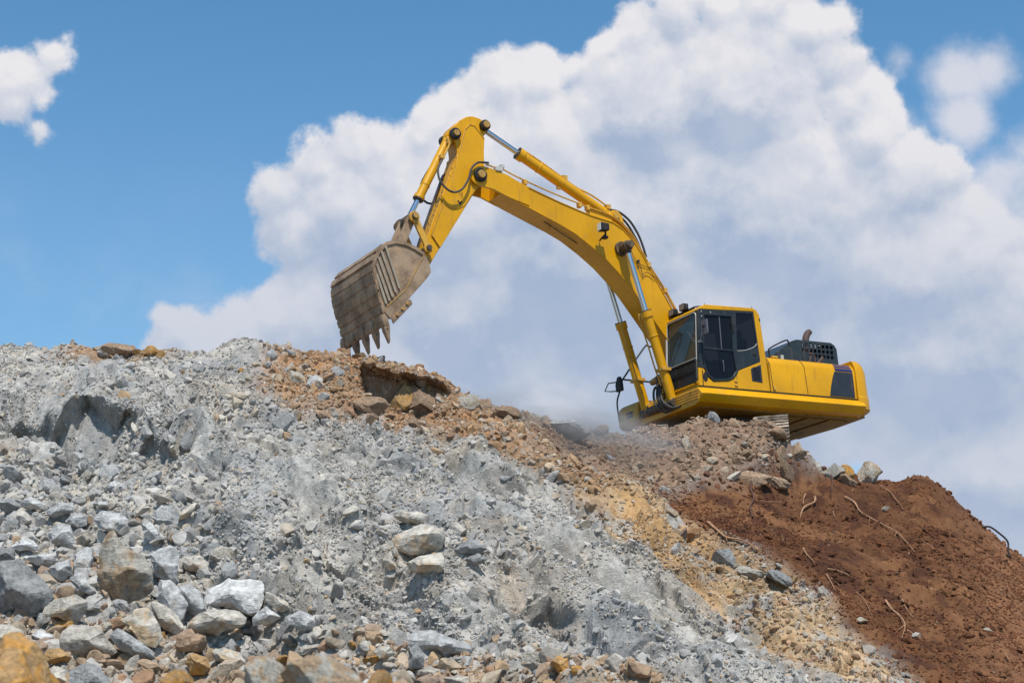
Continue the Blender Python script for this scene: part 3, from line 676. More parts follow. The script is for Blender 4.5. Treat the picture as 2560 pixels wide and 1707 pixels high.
SH = [
 ('tall pointed brown and grey boulder standing upright in the pale rubble at lower left','pointed brown boulder',7,[(850,300),(910,290),(960,400),(1010,470),(1150,520),(1250,640),(1260,800),(1210,880),(1090,930),(1010,985),(930,970),(860,880),(790,760),(755,680),(755,500),(785,370)],B_TWO,11,.55),
 ('big dark grey pitted boulder at the left edge, left of the pointed brown one','big dark pitted boulder',7,[(-150,560),(0,530),(130,540),(250,620),(330,700),(440,850),(400,920),(320,990),(180,1030),(0,1010),(-150,950)],B_DARK,12,.7),
 ('wide pale grey flat topped block right of the pointed brown boulder','wide flat topped block',7,[(1640,790),(1850,710),(2030,695),(2140,730),(2170,860),(2130,1000),(2050,1020),(1930,960),(1800,940),(1680,950)],B_WHITE,13,1.0),
 ('bluish grey block close behind the pointed brown boulder on its right','bluish block behind the pointed boulder',7,[(1180,480),(1380,400),(1450,480),(1460,740),(1420,780),(1330,720),(1230,680)],B_GREY,14,.8),
 ('pale split block leaning between the pointed brown boulder and the wide flat topped block','pale split block',7,[(1260,680),(1380,700),(1480,830),(1540,930),(1500,1060),(1440,1040),(1300,920),(1250,840)],B_GREY,15,.8),
 ('short pale block touching the left end of the wide flat topped block','short pale block',7,[(1430,790),(1530,740),(1640,830),(1690,960),(1600,1030),(1500,960)],B_GREY,16,.8),
 ('rounded cream boulder with small orange spots below the pointed brown one','cream spotted boulder',7,[(500,1160),(580,1090),(680,1080),(800,1110),(880,1200),(960,1290),(930,1370),(800,1400),(720,1390),(590,1400),(520,1310),(490,1230)],B_WARM,17,.8),
 ('grey boulder with a bright orange streak down its right side','orange streaked boulder',7,[(910,1030),(1080,940),(1160,920),(1220,950),(1300,1100),(1330,1210),(1280,1290),(1180,1260),(1050,1130)],B_TAN,18,.8),
 ('rounded tan boulder touching the right of the orange streaked one','rounded tan boulder',7,[(1230,900),(1330,920),(1450,1000),(1500,1110),(1450,1170),(1340,1130),(1260,1050)],B_WARM,19,.8),
 ('broad low sandy grey boulder below the wide flat topped block','broad sandy boulder',7,[(1500,1080),(1600,1000),(1750,950),(1950,950),(2040,1010),(2040,1100),(1850,1130),(1780,1180),(1600,1170),(1520,1140)],B_WARM,20,.9),
 ('brown sided brick shaped boulder below the broad sandy one','brick shaped boulder',7,[(1430,1190),(1560,1160),(1690,1170),(1700,1230),(1670,1310),(1500,1330),(1430,1290)],B_BROWN,21,.8),
 ('lumpy grey block with a rusty hollow below the big dark pitted boulder','lumpy rust hollowed block',7,[(440,890),(600,840),(700,900),(720,970),(660,1060),(600,1100),(480,1030),(400,1030),(340,1020),(360,960)],B_TAN,22,.8),
 ('thin white topped slab under the lumpy block with the rusty hollow','thin white topped slab',7,[(200,1170),(300,1130),(480,1180),(490,1220),(380,1240),(250,1230)],B_WHITE,23,1.0),
 ('rough pinkish grey boulder at the left edge below the big dark one','pinkish grey boulder',7,[(180,1130),(210,1230),(150,1270),(50,1250),(-60,1220),(-60,1090),(60,1080)],B_WARM,24,.8),
 ('brown creased boulder just above the blurred orange one in the corner','brown creased boulder',7,[(130,1310),(260,1240),(330,1300),(400,1430),(360,1490),(250,1450),(150,1390)],B_TAN,25,.8),
 ('small rusty brown boulder left of the cream spotted one','small rusty boulder',7,[(370,1290),(480,1270),(580,1350),(560,1410),(430,1420),(370,1380)],B_ORANGE,26,.8),
 ('squat warm grey boulder at the bottom edge under the small rusty one','squat warm grey boulder',7,[(330,1480),(430,1420),(540,1450),(570,1560),(500,1620),(360,1610)],B_WARM,27,.8),
 ('bluish grey boulder at the bottom edge under the cream spotted one','bluish bottom edge boulder',7,[(550,1450),(700,1400),(800,1420),(900,1520),(920,1640),(560,1640)],B_DARK,28,.8),
 ('smooth grey block sloping down right between the spotted and streaked boulders','smooth sloping grey block',7,[(880,1170),(960,1120),(1100,1200),(1250,1300),(1290,1380),(1180,1400),(1060,1340),(960,1290)],B_GREY,29,.8),
 ('rust brown boulder near the bottom edge above the blurred row','rust brown boulder',7,[(1510,1400),(1570,1320),(1700,1340),(1730,1430),(1660,1500),(1560,1500)],B_ORANGE,30,.8),
 ('tan boulder with an orange cap near the bottom edge','orange capped boulder',7,[(1690,1290),(1800,1250),(1960,1310),(2020,1400),(1900,1470),(1830,1400),(1740,1380)],B_TAN,31,.8),
 ('white chalky block above the big dark pitted boulder','white chalky block',7,[(150,530),(300,490),(430,490),(540,500),(500,580),(400,630),(280,600)],B_WHITE,32,.9),
 ('blocky grey stone between the white chalky block and the pointed brown boulder','blocky grey stone',7,[(390,620),(430,540),(560,560),(590,680),(500,740),(400,700)],B_GREY,33,.8),
 ('grey block touching the left of the pointed brown boulder','grey block left of the pointed one',7,[(560,500),(700,455),(760,460),(760,560),(740,640),(610,640)],B_GREY,34,.8),
 ('pale wedge under the left side of the pointed brown boulder','pale wedge',7,[(550,720),(680,640),(760,720),(790,830),(740,850),(620,800)],B_GREY,35,.8),
 ('mottled grey slanting block up left of the tip of the pointed boulder','mottled slanting block',7,[(370,350),(440,240),(560,270),(640,460),(560,470),(430,430)],B_GREY,36,.8),
 ('chalky rounded boulder at the left edge above the big dark one','chalky rounded boulder',7,[(60,460),(180,380),(270,390),(340,450),(290,490),(140,490)],B_WHITE,37,.8),
 ('pale blade of rock pointing down right, above right of the pointed brown boulder','pale blade of rock',7,[(1110,230),(1200,220),(1350,380),(1250,430),(1180,370)],B_WHITE,38,.6),
 ('broad pale boulder just behind the tip of the pointed brown one','broad boulder behind the tip',7,[(730,220),(800,150),(930,160),(1060,220),(1080,300),(960,350),(800,300)],B_GREY,39,.8),
 ('pale lump left of the broad boulder behind the pointed tip','pale lump',7,[(490,250),(560,170),(640,190),(720,190),(710,280),(640,300),(560,270)],B_GREY,40,.8),
 ('grey boulder with a dark underside near the left edge','dark undersided boulder',7,[(150,100),(230,40),(330,70),(390,110),(370,160),(270,150),(180,130)],B_GREY,41,.8),
 ('wide pale grey block right of the dark undersided boulder','wide pale block',7,[(370,170),(480,70),(590,80),(600,160),(510,220),(430,220)],B_GREY,42,.8),
 ('small white block above the broad boulder behind the pointed tip','small white block',7,[(740,100),(790,70),(870,85),(890,120),(800,140)],B_WHITE,43,.8),
 ('pale rounded block left of the long tan tilted slab','pale rounded block',7,[(1070,190),(1100,100),(1160,80),(1240,130),(1180,180),(1110,215)],B_WARM,44,.8),
 ('long tan slab tilted up to the right on the left slope','long tan tilted slab',7,[(1415,220),(1480,160),(1590,85),(1650,95),(1620,140),(1500,230),(1430,250)],B_WARM,45,.7),
 ('pointed tan block above the long tan tilted slab','pointed tan block',7,[(1430,60),(1480,0),(1540,30),(1600,80),(1520,90)],B_WARM,46,.8),
 ('square tan block up left of the long tan tilted slab','square tan block',7,[(1250,30),(1400,10),(1420,80),(1310,100),(1250,70)],B_WARM,47,.8),
 ('cream plank shaped slab right of the wide flat topped block','cream plank slab',7,[(2170,810),(2350,900),(2380,960),(2310,1000),(2170,900)],B_WARM,48,.6),
 ('low grey wedge under the cream plank shaped slab','low grey wedge',7,[(2050,1040),(2170,910),(2310,1030),(2200,1090),(2060,1100)],B_GREY,49,.8),
 ('grey shelly boulder right of the bluish block, above the short pale block','grey shelly boulder',7,[(1470,580),(1500,530),(1640,520),(1710,600),(1700,670),(1560,660),(1480,640)],B_WARM,50,.8),
 ('long white slab sloping down to the right of the cream plank','long white slab',8,[(40,910),(120,850),(250,920),(370,990),(330,1030),(150,1020),(70,980)],B_WHITE,51,.7),
 ('large rounded cream boulder sitting alone in the middle of the grey slope','large mid slope boulder',8,[(805,340),(900,270),(1030,225),(1200,290),(1220,330),(1190,440),(1080,460),(960,475),(830,430)],B_WARM,52,.9),
 ('flat cream slab directly under the large rounded boulder mid slope','flat cream slab',8,[(900,520),(1000,480),(1190,440),(1210,500),(1190,590),(1060,620),(940,590)],B_WARM,53,.9),
 ('ledge of grey rock just above the large rounded cream boulder','mid slope ledge',8,[(820,180),(900,145),(1000,145),(1100,180),(1100,240),(930,255)],B_WARM,54,1.1),
 ('small upright pale block left of the flat cream slab','small upright pale block',8,[(750,500),(810,430),(860,560),(800,600)],B_WARM,55,.8),
 ('blue grey angular block right of the large rounded cream boulder','blue grey angular block',8,[(1360,500),(1450,450),(1530,500),(1450,560),(1370,560)],B_DARK,56,.8),
 ('grey wedge rising beside the large rounded cream boulder on its right','rising grey wedge',8,[(1240,440),(1400,330),(1530,420),(1480,450),(1330,480)],B_DARK,57,.6),
 ('long pale slab half buried at the bottom centre','half buried slab',8,[(860,1090),(1000,1015),(1120,1020),(1300,1080),(1470,1140),(1400,1200),(1200,1220),(1080,1200),(900,1150)],B_GREY,58,.8),
 ('bluish upright boulder in front of the long half buried slab','bluish upright boulder',8,[(930,1270),(940,1170),(1010,1120),(1060,1190),(1060,1290),(960,1310)],B_DARK,59,.9),
 ('round brown boulder at the left end of the long half buried slab','round brown boulder',8,[(690,1180),(720,1140),(800,1140),(850,1190),(820,1230),(730,1225)],B_TAN,60,.9),
 ('yellow orange boulder at the bottom right of centre','yellow orange boulder',8,[(1970,1270),(2060,1200),(2130,1220),(2120,1370),(2060,1370),(2010,1300)],B_ORANGE,61,.9),
 ('cream flat block low in the bottom strip right of the bluish upright boulder','cream flat block',8,[(980,1310),(1080,1280),(1200,1300),(1180,1370),(1050,1390),(980,1350)],B_WARM,62,.9),
 ('wide flat cream slab at the bottom edge right of centre','wide bottom slab',8,[(1190,1370),(1300,1345),(1400,1360),(1380,1430),(1220,1430)],B_WARM,63,.9),
]
for a in SH: shaped_boulder(a[0], a[1], a[2], a[3], a[4], a[5], a[6])
NB = [
 # px, py, width, seed, material, proportions, rotation, label
 (935,1010,100,51,B_BROWN,(1,.7,.62),(.2,-.1,.3),'reddish brown boulder at the left of the row under the dug hollow'),
 (1005,1000,75,52,B_ORANGE,(.9,.7,.8),(.2,.1,.5),'upright ochre boulder in the middle of the row under the dug hollow'),
 (1060,1012,90,53,B_BROWN,(1,.7,.75),(.2,.4,.3),'large brown boulder at the right of the row under the dug hollow'),
 (785,955,55,54,B_GREY,(1,.8,.85),(.2,.1,.3),'grey boulder on the crest left of the dug hollow'),
 (740,945,50,55,B_TAN,(1,.7,.7),(.2,.5,.3),'ochre block on the crest left of the grey one'),
 (320,958,50,56,B_WARM,(1,.7,.6),(.1,.2,.3),'single pale boulder below the crest on the left'),
 (300,875,90,57,B_BROWN,(1,.6,.42),(.1,.05,.2),'flat reddish slab lying on the left crest against the sky'),
 (374,884,40,58,B_ORANGE,(1,.7,.8),(.2,.2,.3),'orange block on the left crest, right of the flat reddish slab'),
 (399,889,30,59,B_ORANGE,(1,.8,.8),(.5,.2,.3),'smaller yellow orange block beside the orange block on the left crest'),
 (345,880,34,60,B_ORANGE,(1,.7,.5),(.2,.1,.9),'low orange stone between the reddish slab and the orange block on the crest'),
 (255,885,40,61,B_GREY,(1,.7,.6),(.2,.3,.9),'pale grey stone at the foot of the flat reddish crest slab'),
 (680,890,36,62,B_GREY,(1,.8,.9),(.2,.4,.9),'blue grey stone on the crest just right of the highest point'),
 (725,882,34,63,B_GREY,(1,.8,.7),(.6,.4,.9),'pale stone on the crest between the peak and the bucket'),
 (570,985,50,64,B_WARM,(1,.6,.9),(.2,.4,.1),'cream boulder below the peak of the left crest'),
 (600,930,24,65,B_ORANGE,(1,.8,.8),(.2,.4,.1),'little orange stone below the peak of the left crest'),
 (1175,1010,60,66,B_TAN,(1,.7,.7),(.2,.1,.1),'dusty ochre boulder at the right end of the dug hollow'),
 (1270,1035,70,67,B_BROWN,(1,.7,.6),(.2,.1,.6),'brown boulder fading into the dust cloud'),
 (1320,1046,36,68,B_BROWN,(.8,.7,1),(.1,.1,.6),'rounded upright boulder standing in the dust cloud against the sky'),
 (1365,1062,42,69,B_BROWN,(1,.7,.8),(.4,.1,.6),'dusty brown boulder just right of the rounded upright one'),
 (1418,1073,110,70,B_DARK,(1,.7,.5),(.1,.12,.3),'wide dark slab in the dust cloud with a pale tilted top'),
 (1505,1066,45,71,B_BROWN,(1,.7,.6),(.1,.3,.3),'dusty boulder at the foot of the yellow toolbox'),
 (1784,1028,42,72,B_DARK,(.8,.6,1.0),(.1,.1,.3),'grey triangular rock poking up under the excavator deck'),
 (1890,1195,95,73,B_BROWN,(1,.7,.5),(.1,-.2,.2),'long tan boulder at the edge of the dark soil below the track'),
 (1960,1175,65,74,B_BROWN,(1,.8,.75),(.2,.4,.5),'blocky boulder right of the long tan one below the track'),
 (1835,1190,50,75,B_WARM,(1,.7,.5),(.1,-.3,.2),'pale flat stone left of the long tan boulder below the track'),
 (1940,1205,70,76,B_BROWN,(1,.8,.5),(.4,.1,.3),'broken stone directly under the blocky boulder at the soil edge'),
 (1950,1140,50,77,B_BROWN,(.9,.7,1),(.1,.3,.6),'upright reddish block under the end of the track'),
 (1990,1135,55,78,B_BROWN,(.9,.7,1),(.1,.3,.2),'second reddish block, right of the upright one under the track'),
 (1945,1088,60,79,B_BROWN,(1,.8,.6),(.1,.3,.9),'brown boulder wedged against the end of the track'),
 (1925,1062,44,80,B_BROWN,(1,.8,.6),(.4,.1,.4),'brown stone lying on the track shoes'),
 (2112,1165,50,81,B_ORANGE,(1,.6,.6),(.1,.5,.2),'yellowish pointed stone on the skyline right of the excavator'),
 (2168,1192,66,82,B_TAN,(.9,.7,1),(.1,.35,.4),'grey angular boulder on the skyline at the top of the dark soil'),
 (2080,1182,60,83,B_TAN,(1,.7,.9),(.4,.3,.2),'tan boulder left of the grey one on the skyline'),
 (2122,1200,50,84,B_BROWN,(1,.7,.6),(.2,.3,.8),'brown stone between the two skyline boulders'),
 (1820,1395,75,85,B_DARK,(1,.6,.55),(.1,.35,.3),'grey slab at the left edge of the dark soil, the upper of two'),
 (1955,1445,90,86,B_DARK,(1,.6,.45),(.1,.38,.2),'grey slab at the left edge of the dark soil, the lower of two'),
 (1880,1430,70,87,B_TAN,(1,.8,.6),(.1,.3,.2),'sandy stone between the two grey slabs beside the dark soil'),
 (1950,1415,32,88,B_TAN,(1,.7,.6),(.1,.3,.6),'peach coloured stone above the lower grey slab'),
 (2060,1480,42,89,B_WARM,(1,.5,.6),(.1,.5,.6),'pale knobbly stone lying on the dark soil'),
 (2215,1272,26,90,B_TAN,(.8,.6,1),(.1,.5,.6),'ochre stone embedded high in the dark soil'),
 (2155,1550,36,91,B_TAN,(1,.6,.5),(.1,.3,.6),'creamy stone embedded low in the dark soil'),
 (2290,1590,26,92,B_WARM,(1,.7,.6),(.1,.3,.1),'small rounded white stone low on the dark soil'),
 (2470,1575,34,93,B_TAN,(1,.4,.4),(.1,.4,.1),'thin tan stone far right on the dark soil'),
 (1524,1144,32,94,B_WHITE,(1,.7,.7),(.1,.4,.1),'pale stone on the slope at the edge of the dust cloud'),
 (705,1060,60,95,B_DARK,(.7,.6,.9),(.1,.4,.1),'dark smooth knob of rock on the left slope'),
 (570,1160,36,96,B_DARK,(.7,.6,1),(.1,.1,.1),'grey egg shaped stone on the middle of the left slope'),
 (1270,1200,40,97,B_GREY,(1,.6,.6),(.1,.1,.4),'flat pale stone on the upper middle of the grey slope'),
 (945,1240,32,98,B_WARM,(1,.7,.7),(.1,.1,.4),'pale rounded stone above the ledge mid slope'),
 (1120,1255,40,99,B_GREY,(1,.6,.6),(.1,-.3,.4),'grey stone up to the right of the mid slope ledge'),
 (470,1105,60,100,B_DARK,(.7,.6,1),(.1,.4,.1),'leaning grey block on the left slope beside a gully'),
]
for (px, py, wpx, seed, mat, el, rot, lab) in NB:
    put_boulder('boulder', lab, 'boulder', px, py, wpx, seed, mat, el, rot)
    USED.append((px, py, wpx)); short = ' '.join(lab.split()[:3 if len(lab.split()[2]) > 3 else 2]); REFS.append((px, py, None))
# close to the lens and out of focus
put_boulder('boulder', 'blurred orange boulder in the bottom left corner close to the camera', 'boulder', 20, 1735, 260, 120, B_ORANGE, (1,.7,.95), (.2,.7,.1), Y=10.2)
put_boulder('boulder', 'blurred orange stone peeking over the bottom edge left of centre', 'boulder', 430, 1715, 90, 121, B_ORANGE, (1,.8,.8), (.2,.3,.1), Y=10.4)
put_boulder('boulder', 'blurred grey brown boulder rising from the bottom edge, left end of the blurred row', 'boulder', 660, 1722, 150, 122, B_TAN, (1,.7,.85), (.2,.3,.7), Y=10.5)
put_boulder('boulder', 'blurred rust and grey boulder in the middle of the blurred bottom row', 'boulder', 800, 1730, 190, 123, B_TWO, (1,.7,.75), (.2,.1,.7), Y=10.5)
put_boulder('boulder', 'blurred orange wedge at the right end of the blurred bottom row', 'boulder', 950, 1712, 80, 124, B_ORANGE, (.8,.7,.9), (.2,.6,.7), Y=10.6)

# other countable boulders: each described by its own look and by the named boulder it lies next to
LABS = set()
for o_ in COL.objects:
    if 'label' in o_: LABS.add(o_['label'])
REFS = [r for r in REFS if r[2]] + [(935,1010,'row of boulders under the dug hollow'),(300,872,'flat reddish crest slab'),(625,857,'highest point of the left crest'),(785,955,'grey boulder left of the dug hollow'),
 (1320,1046,'rounded upright boulder in the dust'),(1418,1073,'wide dark slab in the dust'),(1890,1195,'long tan boulder below the track'),(1955,1140,'end of the track'),(1700,1080,'middle of the excavator deck'),(1600,1090,'foot of the lift cylinders'),
 (1820,1395,'upper grey slab beside the dark soil'),(1955,1445,'lower grey slab beside the dark soil'),(870,900,'bucket teeth'),(1150,1060,'dusty ochre boulder'),(1300,1110,'dust cloud'),(1450,1160,'tan stripe of earth'),(1750,1160,'bare brown bank'),(2168,1182,'grey skyline boulder'),
 (20,900,'left end of the crest'),(235,1015,'smooth pale boss on the left slope'),(720,1260,'smooth cream bulge in the middle left'),(374,884,'orange block on the left crest'),(1500,1690,'bottom centre right edge'),(1300,1620,'half buried slab end'),(705,1060,'dark smooth knob'),(1190,1560,'gravel bed right of the long white slab')]
DIRS = ['right of','above right of','above','above left of','left of','below left of','below','below right of']
def auto_label(px, py, w_, colour, shape, rr_):
    size = 'tiny' if w_ < 22 else 'small' if w_ < 34 else 'medium' if w_ < 52 else 'large'
    refs = sorted(REFS, key=lambda r: (r[0]-px)**2+(r[1]-py)**2)
    for near_ in ('', 'close '):
        for r in refs[:6]:
            d = math.hypot(r[0]-px, r[1]-py); a = int(round(math.degrees(math.atan2(r[1]-py, px-r[0]))/45)) % 8
            how = 'just ' if d < 60 else ('' if d < 150 else 'well ')
            lab = '%s %s %s stone %s%s the %s' % (size, shape, colour, how, DIRS[a], r[2])
            if lab not in LABS and len(lab.split()) <= 16: LABS.add(lab); return lab
    return lab
CNAME = {B_GREY.name: 'pale grey', B_DARK.name: 'mid grey', B_WHITE.name: 'whitish', B_WARM.name: 'cream grey', B_TAN.name: 'tan stained', B_ORANGE.name: 'orange brown', B_BROWN.name: 'brown'}
def crowd(n, seed, region, wr, mats, group, el=((1,.8,.7),(1,.7,.55),(.85,.7,1),(1,.6,.45))):
    r = random.Random(seed); k = 0; tries = 0
    xs = [p[0] for p in region]; ys = [p[1] for p in region]; poly = np.array(region, float)
    while k < n and tries < n*60:
        tries += 1
        px = r.uniform(min(xs), max(xs)); py = r.uniform(min(ys), max(ys))
        if sdist(poly, np.array([px]), np.array([py]))[0] < 0: continue
        w_ = wr[0] + (wr[1]-wr[0])*r.random()**1.6
        if any(math.hypot(px-a, (py-b)*1.25) < (w_+c_)*.36 for a, b, c_ in USED): continue
        USED.append((px, py, w_)); k += 1
        m_ = mats[r.randrange(len(mats))]; e_ = r.choice(el)
        lab = auto_label(px, py, w_, CNAME[m_.name], 'flat' if e_[2] < .5 else 'upright' if e_[2] == 1 else 'low' if e_[2] < .6 else 'blocky', r)
        put_boulder('boulder', lab, 'boulder', px, py, w_, 400+r.randrange(9), m_, e_, (r.uniform(-.35,.35), r.uniform(-.5,.5), r.uniform(0,6.28)), group=group)
crowd(58, 1, [(0,1160),(330,1180),(520,1300),(640,1440),(820,1560),(640,1580),(0,1560)], (28,80), [B_GREY,B_GREY,B_GREY,B_DARK,B_WHITE,B_WARM], 'pale grey blocks in the lower left rubble')
crowd(52, 2, [(0,1540),(640,1540),(1100,1620),(1560,1650),(1560,1705),(0,1705)], (26,75), [B_WARM,B_TAN,B_GREY,B_TAN,B_DARK,B_WARM,B_ORANGE], 'tan and grey blocks along the bottom edge')
crowd(13, 3, [(560,1540),(1000,1440),(1300,1540),(1250,1620),(900,1620),(640,1600)], (18,44), [B_GREY,B_DARK,B_WARM], 'small grey stones on the lower middle slope')
crowd(13, 4, [(560,900),(860,900),(900,1010),(700,1000),(560,960)], (18,38), [B_GREY,B_TAN,B_WARM,B_WARM], 'small stones near the crest below the bucket')
crowd(14, 5, [(900,1015),(1100,1030),(1400,1130),(1560,1220),(1400,1170),(1100,1080),(900,1050)], (18,44), [B_BROWN,B_BROWN,B_TAN], 'brown stones along the ridge')
crowd(18, 6, [(1560,1130),(1900,1090),(1990,1180),(1850,1220),(1700,1225),(1580,1190)], (16,44), [B_BROWN,B_BROWN,B_BROWN,B_TAN], 'brown stones in the bank below the excavator')
crowd(7, 7, [(1790,1380),(1900,1400),(2010,1480),(1960,1480),(1820,1420)], (14,34), [B_TAN,B_DARK,B_WARM], 'small stones along the left edge of the dark soil')
crowd(7, 8, [(20,900),(560,910),(560,1000),(20,980)], (14,30), [B_GREY,B_GREY,B_WARM], 'small pale stones below the left crest')
# ------------------------------------------------------------------ excavator (x forward, y to its left, z up, metres; origin on the ground under the swing centre)
MB3 = Matrix(((-0.8695, 0.4914, -0.0496), (-0.4930, -0.8695, 0.0289), (-0.0289, 0.0496, 0.9984))).to_4x4()
EX = bpy.data.objects.new('excavator', None); COL.objects.link(EX)
EX.matrix_world = Matrix.Translation((5.0073, 39.9167, 7.9773)) @ MB3
tag(EX, 'yellow tracked excavator on the brown mound, boom reaching out to the left', 'excavator')

class MB:
    """collects shapes for one mesh"""
    def __init__(s): s.bm = bmesh.new()
    def prism(s, poly, axis, lo, hi, holes=()):
        """polygon in the two other axes, extruded along axis"""
        bm = s.bm
        def p3(p, v):
            q = list(p); q.insert(axis, v); return q
        if not holes:
            a = [bm.verts.new(p3(p, lo)) for p in poly]; b = [bm.verts.new(p3(p, hi)) for p in poly]
            n = len(a)
            if n > 4:
                for L in (a, b):
                    es = [bm.edges.new((L[i], L[(i+1) % n])) for i in range(n)]
                    r = bmesh.ops.triangle_fill(bm, use_beauty=True, use_dissolve=False, edges=es)
            else:
                bm.faces.new(a); bm.faces.new(b)
            for i in range(n): bm.faces.new((a[i], a[(i+1) % n], b[(i+1) % n], b[i]))
        else:
            loops = [poly]+list(holes)
            for v in (lo, hi):
                es = []; vs_all = []
                for L in loops:
                    vs = [bm.verts.new(p3(p, v)) for p in L]; vs_all.append(vs)
                    es += [bm.edges.new((vs[i], vs[(i+1) % len(vs)])) for i in range(len(vs))]
                bmesh.ops.triangle_fill(bm, use_beauty=True, use_dissolve=False, edges=es)
                if v == lo: A = vs_all
                else: B = vs_all
            for a, b in zip(A, B):
                for i in range(len(a)): bm.faces.new((a[i], a[(i+1) % len(a)], b[(i+1) % len(a)], b[i]))
        return s
    def box(s, x0, x1, y0, y1, z0, z1):
        return s.prism([(x0, z0), (x1, z0), (x1, z1), (x0, z1)], 1, y0, y1)
    def cyl(s, a, b, r, r2=None, n=20):
        a = Vector(a); b = Vector(b); d = b-a; q = d.to_track_quat('Z', 'Y').to_matrix().to_4x4()
        bmesh.ops.create_cone(s.bm, cap_ends=True, segments=n, radius1=r, radius2=r if r2 is None else r2, depth=d.length, matrix=Matrix.Translation((a+b)/2) @ q)
        return s
    def tube(s, pts, r, n=10, smooth=6):
        P = [Vector(p) for p in pts]
        if smooth and len(P) > 2:
            o = []
            for i in range(len(P)-1):
                p0 = P[max(i-1, 0)]; p1 = P[i]; p2 = P[i+1]; p3 = P[min(i+2, len(P)-1)]
                for k in range(smooth):
                    t = k/smooth; o.append(.5*((2*p1)+(p2-p0)*t+(2*p0-5*p1+4*p2-p3)*t*t+(3*p1-p0-3*p2+p3)*t**3))
            o.append(P[-1]); P = o
        rings = []; up = Vector((.13, .9, .31)).normalized()
        for i, p in enumerate(P):
            d = (P[min(i+1, len(P)-1)]-P[max(i-1, 0)]).normalized()
            x = (up - d*up.dot(d)).normalized(); y = d.cross(x); up = x
            rr = r(i/(len(P)-1)) if callable(r) else r
            rings.append([s.bm.verts.new(p + (x*math.cos(2*math.pi*k/n)+y*math.sin(2*math.pi*k/n))*rr) for k in range(n)])
        for a, b in zip(rings, rings[1:]):
            for k in range(n): s.bm.faces.new((a[k], a[(k+1) % n], b[(k+1) % n], b[k]))
        s.bm.faces.new(rings[0][::-1]); s.bm.faces.new(rings[-1]); return s
    def loft(s, secs):
        """closed sections (lists of equal-length 3D loops), capped"""
        R = [[s.bm.verts.new(p) for p in L] for L in secs]
        for a, b in zip(R, R[1:]):
            n = len(a)
            for k in range(n): s.bm.faces.new((a[k], a[(k+1) % n], b[(k+1) % n], b[k]))
        s.bm.faces.new(R[0][::-1]); s.bm.faces.new(R[-1]); return s
    def build(s, name, mat, parent, bevel=.008, smooth=True, seg=2, label=None):
        bmesh.ops.recalc_face_normals(s.bm, faces=s.bm.faces)
        me = bpy.data.meshes.new(name); 
        for f in s.bm.faces: f.smooth = smooth
        for e in s.bm.edges:
            if len(e.link_faces) == 2 and e.calc_face_angle(0) > .55: e.smooth = False
        s.bm.to_mesh(me); s.bm.free(); me.materials.append(mat)
        o = link_mesh(name, me, None, parent)
        if bevel:
            bv = o.modifiers.new('bevel', 'BEVEL'); bv.width = bevel; bv.segments = seg; bv.limit_method = 'ANGLE'; bv.angle_limit = .6; bv.harden_normals = False
        if label: o['label'] = label
        return o
def arc(cx, cy, r, a0, a1, n): return [(cx+r*math.cos(math.radians(a0+(a1-a0)*i/n)), cy+r*math.sin(math.radians(a0+(a1-a0)*i/n))) for i in range(n+1)]
def text_free(): pass

# --- undercarriage (turned away from the upper structure)
ua = math.radians(51)
UCX, UCZ = .60, -.32
def uc(a, l, z): return Vector((math.cos(ua)*a - math.sin(ua)*l, math.sin(ua)*a + math.cos(ua)*l, z))
UC = Matrix.Translation((UCX, 0, UCZ)) @ Matrix.Rotation(ua, 4, 'Z')
uf = MB(); uf.box(-1.0, 1.0, -.55, .55, .50, .92)
for s_ in (-1, 1):
    for q in (-.8, .8): uf.box(q-.22, q+.22, min(s_*.4, s_*1.05), max(s_*.4, s_*1.05), .42, .80)
uf.bm.transform(UC); uf.build('undercarriage_frame', M['black'], EX)
MB().cyl((.3, 0, .52), (.3, 0, .99), .72, n=40).build('swing_ring', M['pin'], EX)
def track_path(n):
    # stadium round sprocket and idler
    L = 1.85; r = .44; zc = .46; per = 4*L+2*math.pi*r; out = []
    for i in range(n):
        d = per*i/n
        if d < 2*L: out.append((-L+d, zc+r, 0))
        elif d < 2*L+math.pi*r: a = (d-2*L)/r; out.append((L+r*math.sin(a), zc+r*math.cos(a), a))
        elif d < 4*L+math.pi*r: out.append((L-(d-2*L-math.pi*r), zc-r, math.pi))
        else: a = (d-4*L-math.pi*r)/r+math.pi; out.append((-L+r*math.sin(a), zc+r*math.cos(a), a))
    return out
shoe = None
for s_ in (-1, 1):
    lc = s_*1.25
    fr = MB(); fr.prism([(-1.9, .30), (1.9, .30), (1.95, .62), (-1.95, .62)], 1, lc-.14, lc+.14)
    for k in range(8): fr.cyl((-1.55+k*.44, lc-.18, .17), (-1.55+k*.44, lc+.18, .17), .12)
    fr.bm.transform(UC); tr = fr.build('track_frame', M['black'], EX)
    sp = MB().cyl((-1.95, lc-.12, .46), (-1.95, lc+.12, .46), .36, n=24); sp.bm.transform(UC); sp.build('sprocket', M['pin'], tr)
    sp = MB().cyl((1.95, lc-.12, .46), (1.95, lc+.12, .46), .36, n=24); sp.bm.transform(UC); sp.build('idler', M['pin'], tr)
    if shoe is None:
        q = MB(); q.prism([(-.098, 0), (.098, 0), (.098, .018), (.085, .018), (.08, .05), (.068, .05), (.062, .018), (.006, .018), (.004, .045), (-.008, .045), (-.010, .018), (-.07, .018), (-.072, .045), (-.084, .045), (-.086, .018), (-.098, .018)], 1, -.35, .35)
        q.box(-.06, .06, -.12, .12, -.07, -.002)
        shoe = q.build('track_shoe', M['track'], tr, bevel=0, smooth=False)
        first = shoe
    for i, (a, z, th) in enumerate(track_path(51)):
        o = first if (first is not None) else shoe.copy()
        if first is None: COL.objects.link(o)
        first = None
        o.parent = tr
        o.matrix_local = UC @ Matrix.Translation((a, lc, z)) @ Matrix.Rotation(th, 4, 'Y')

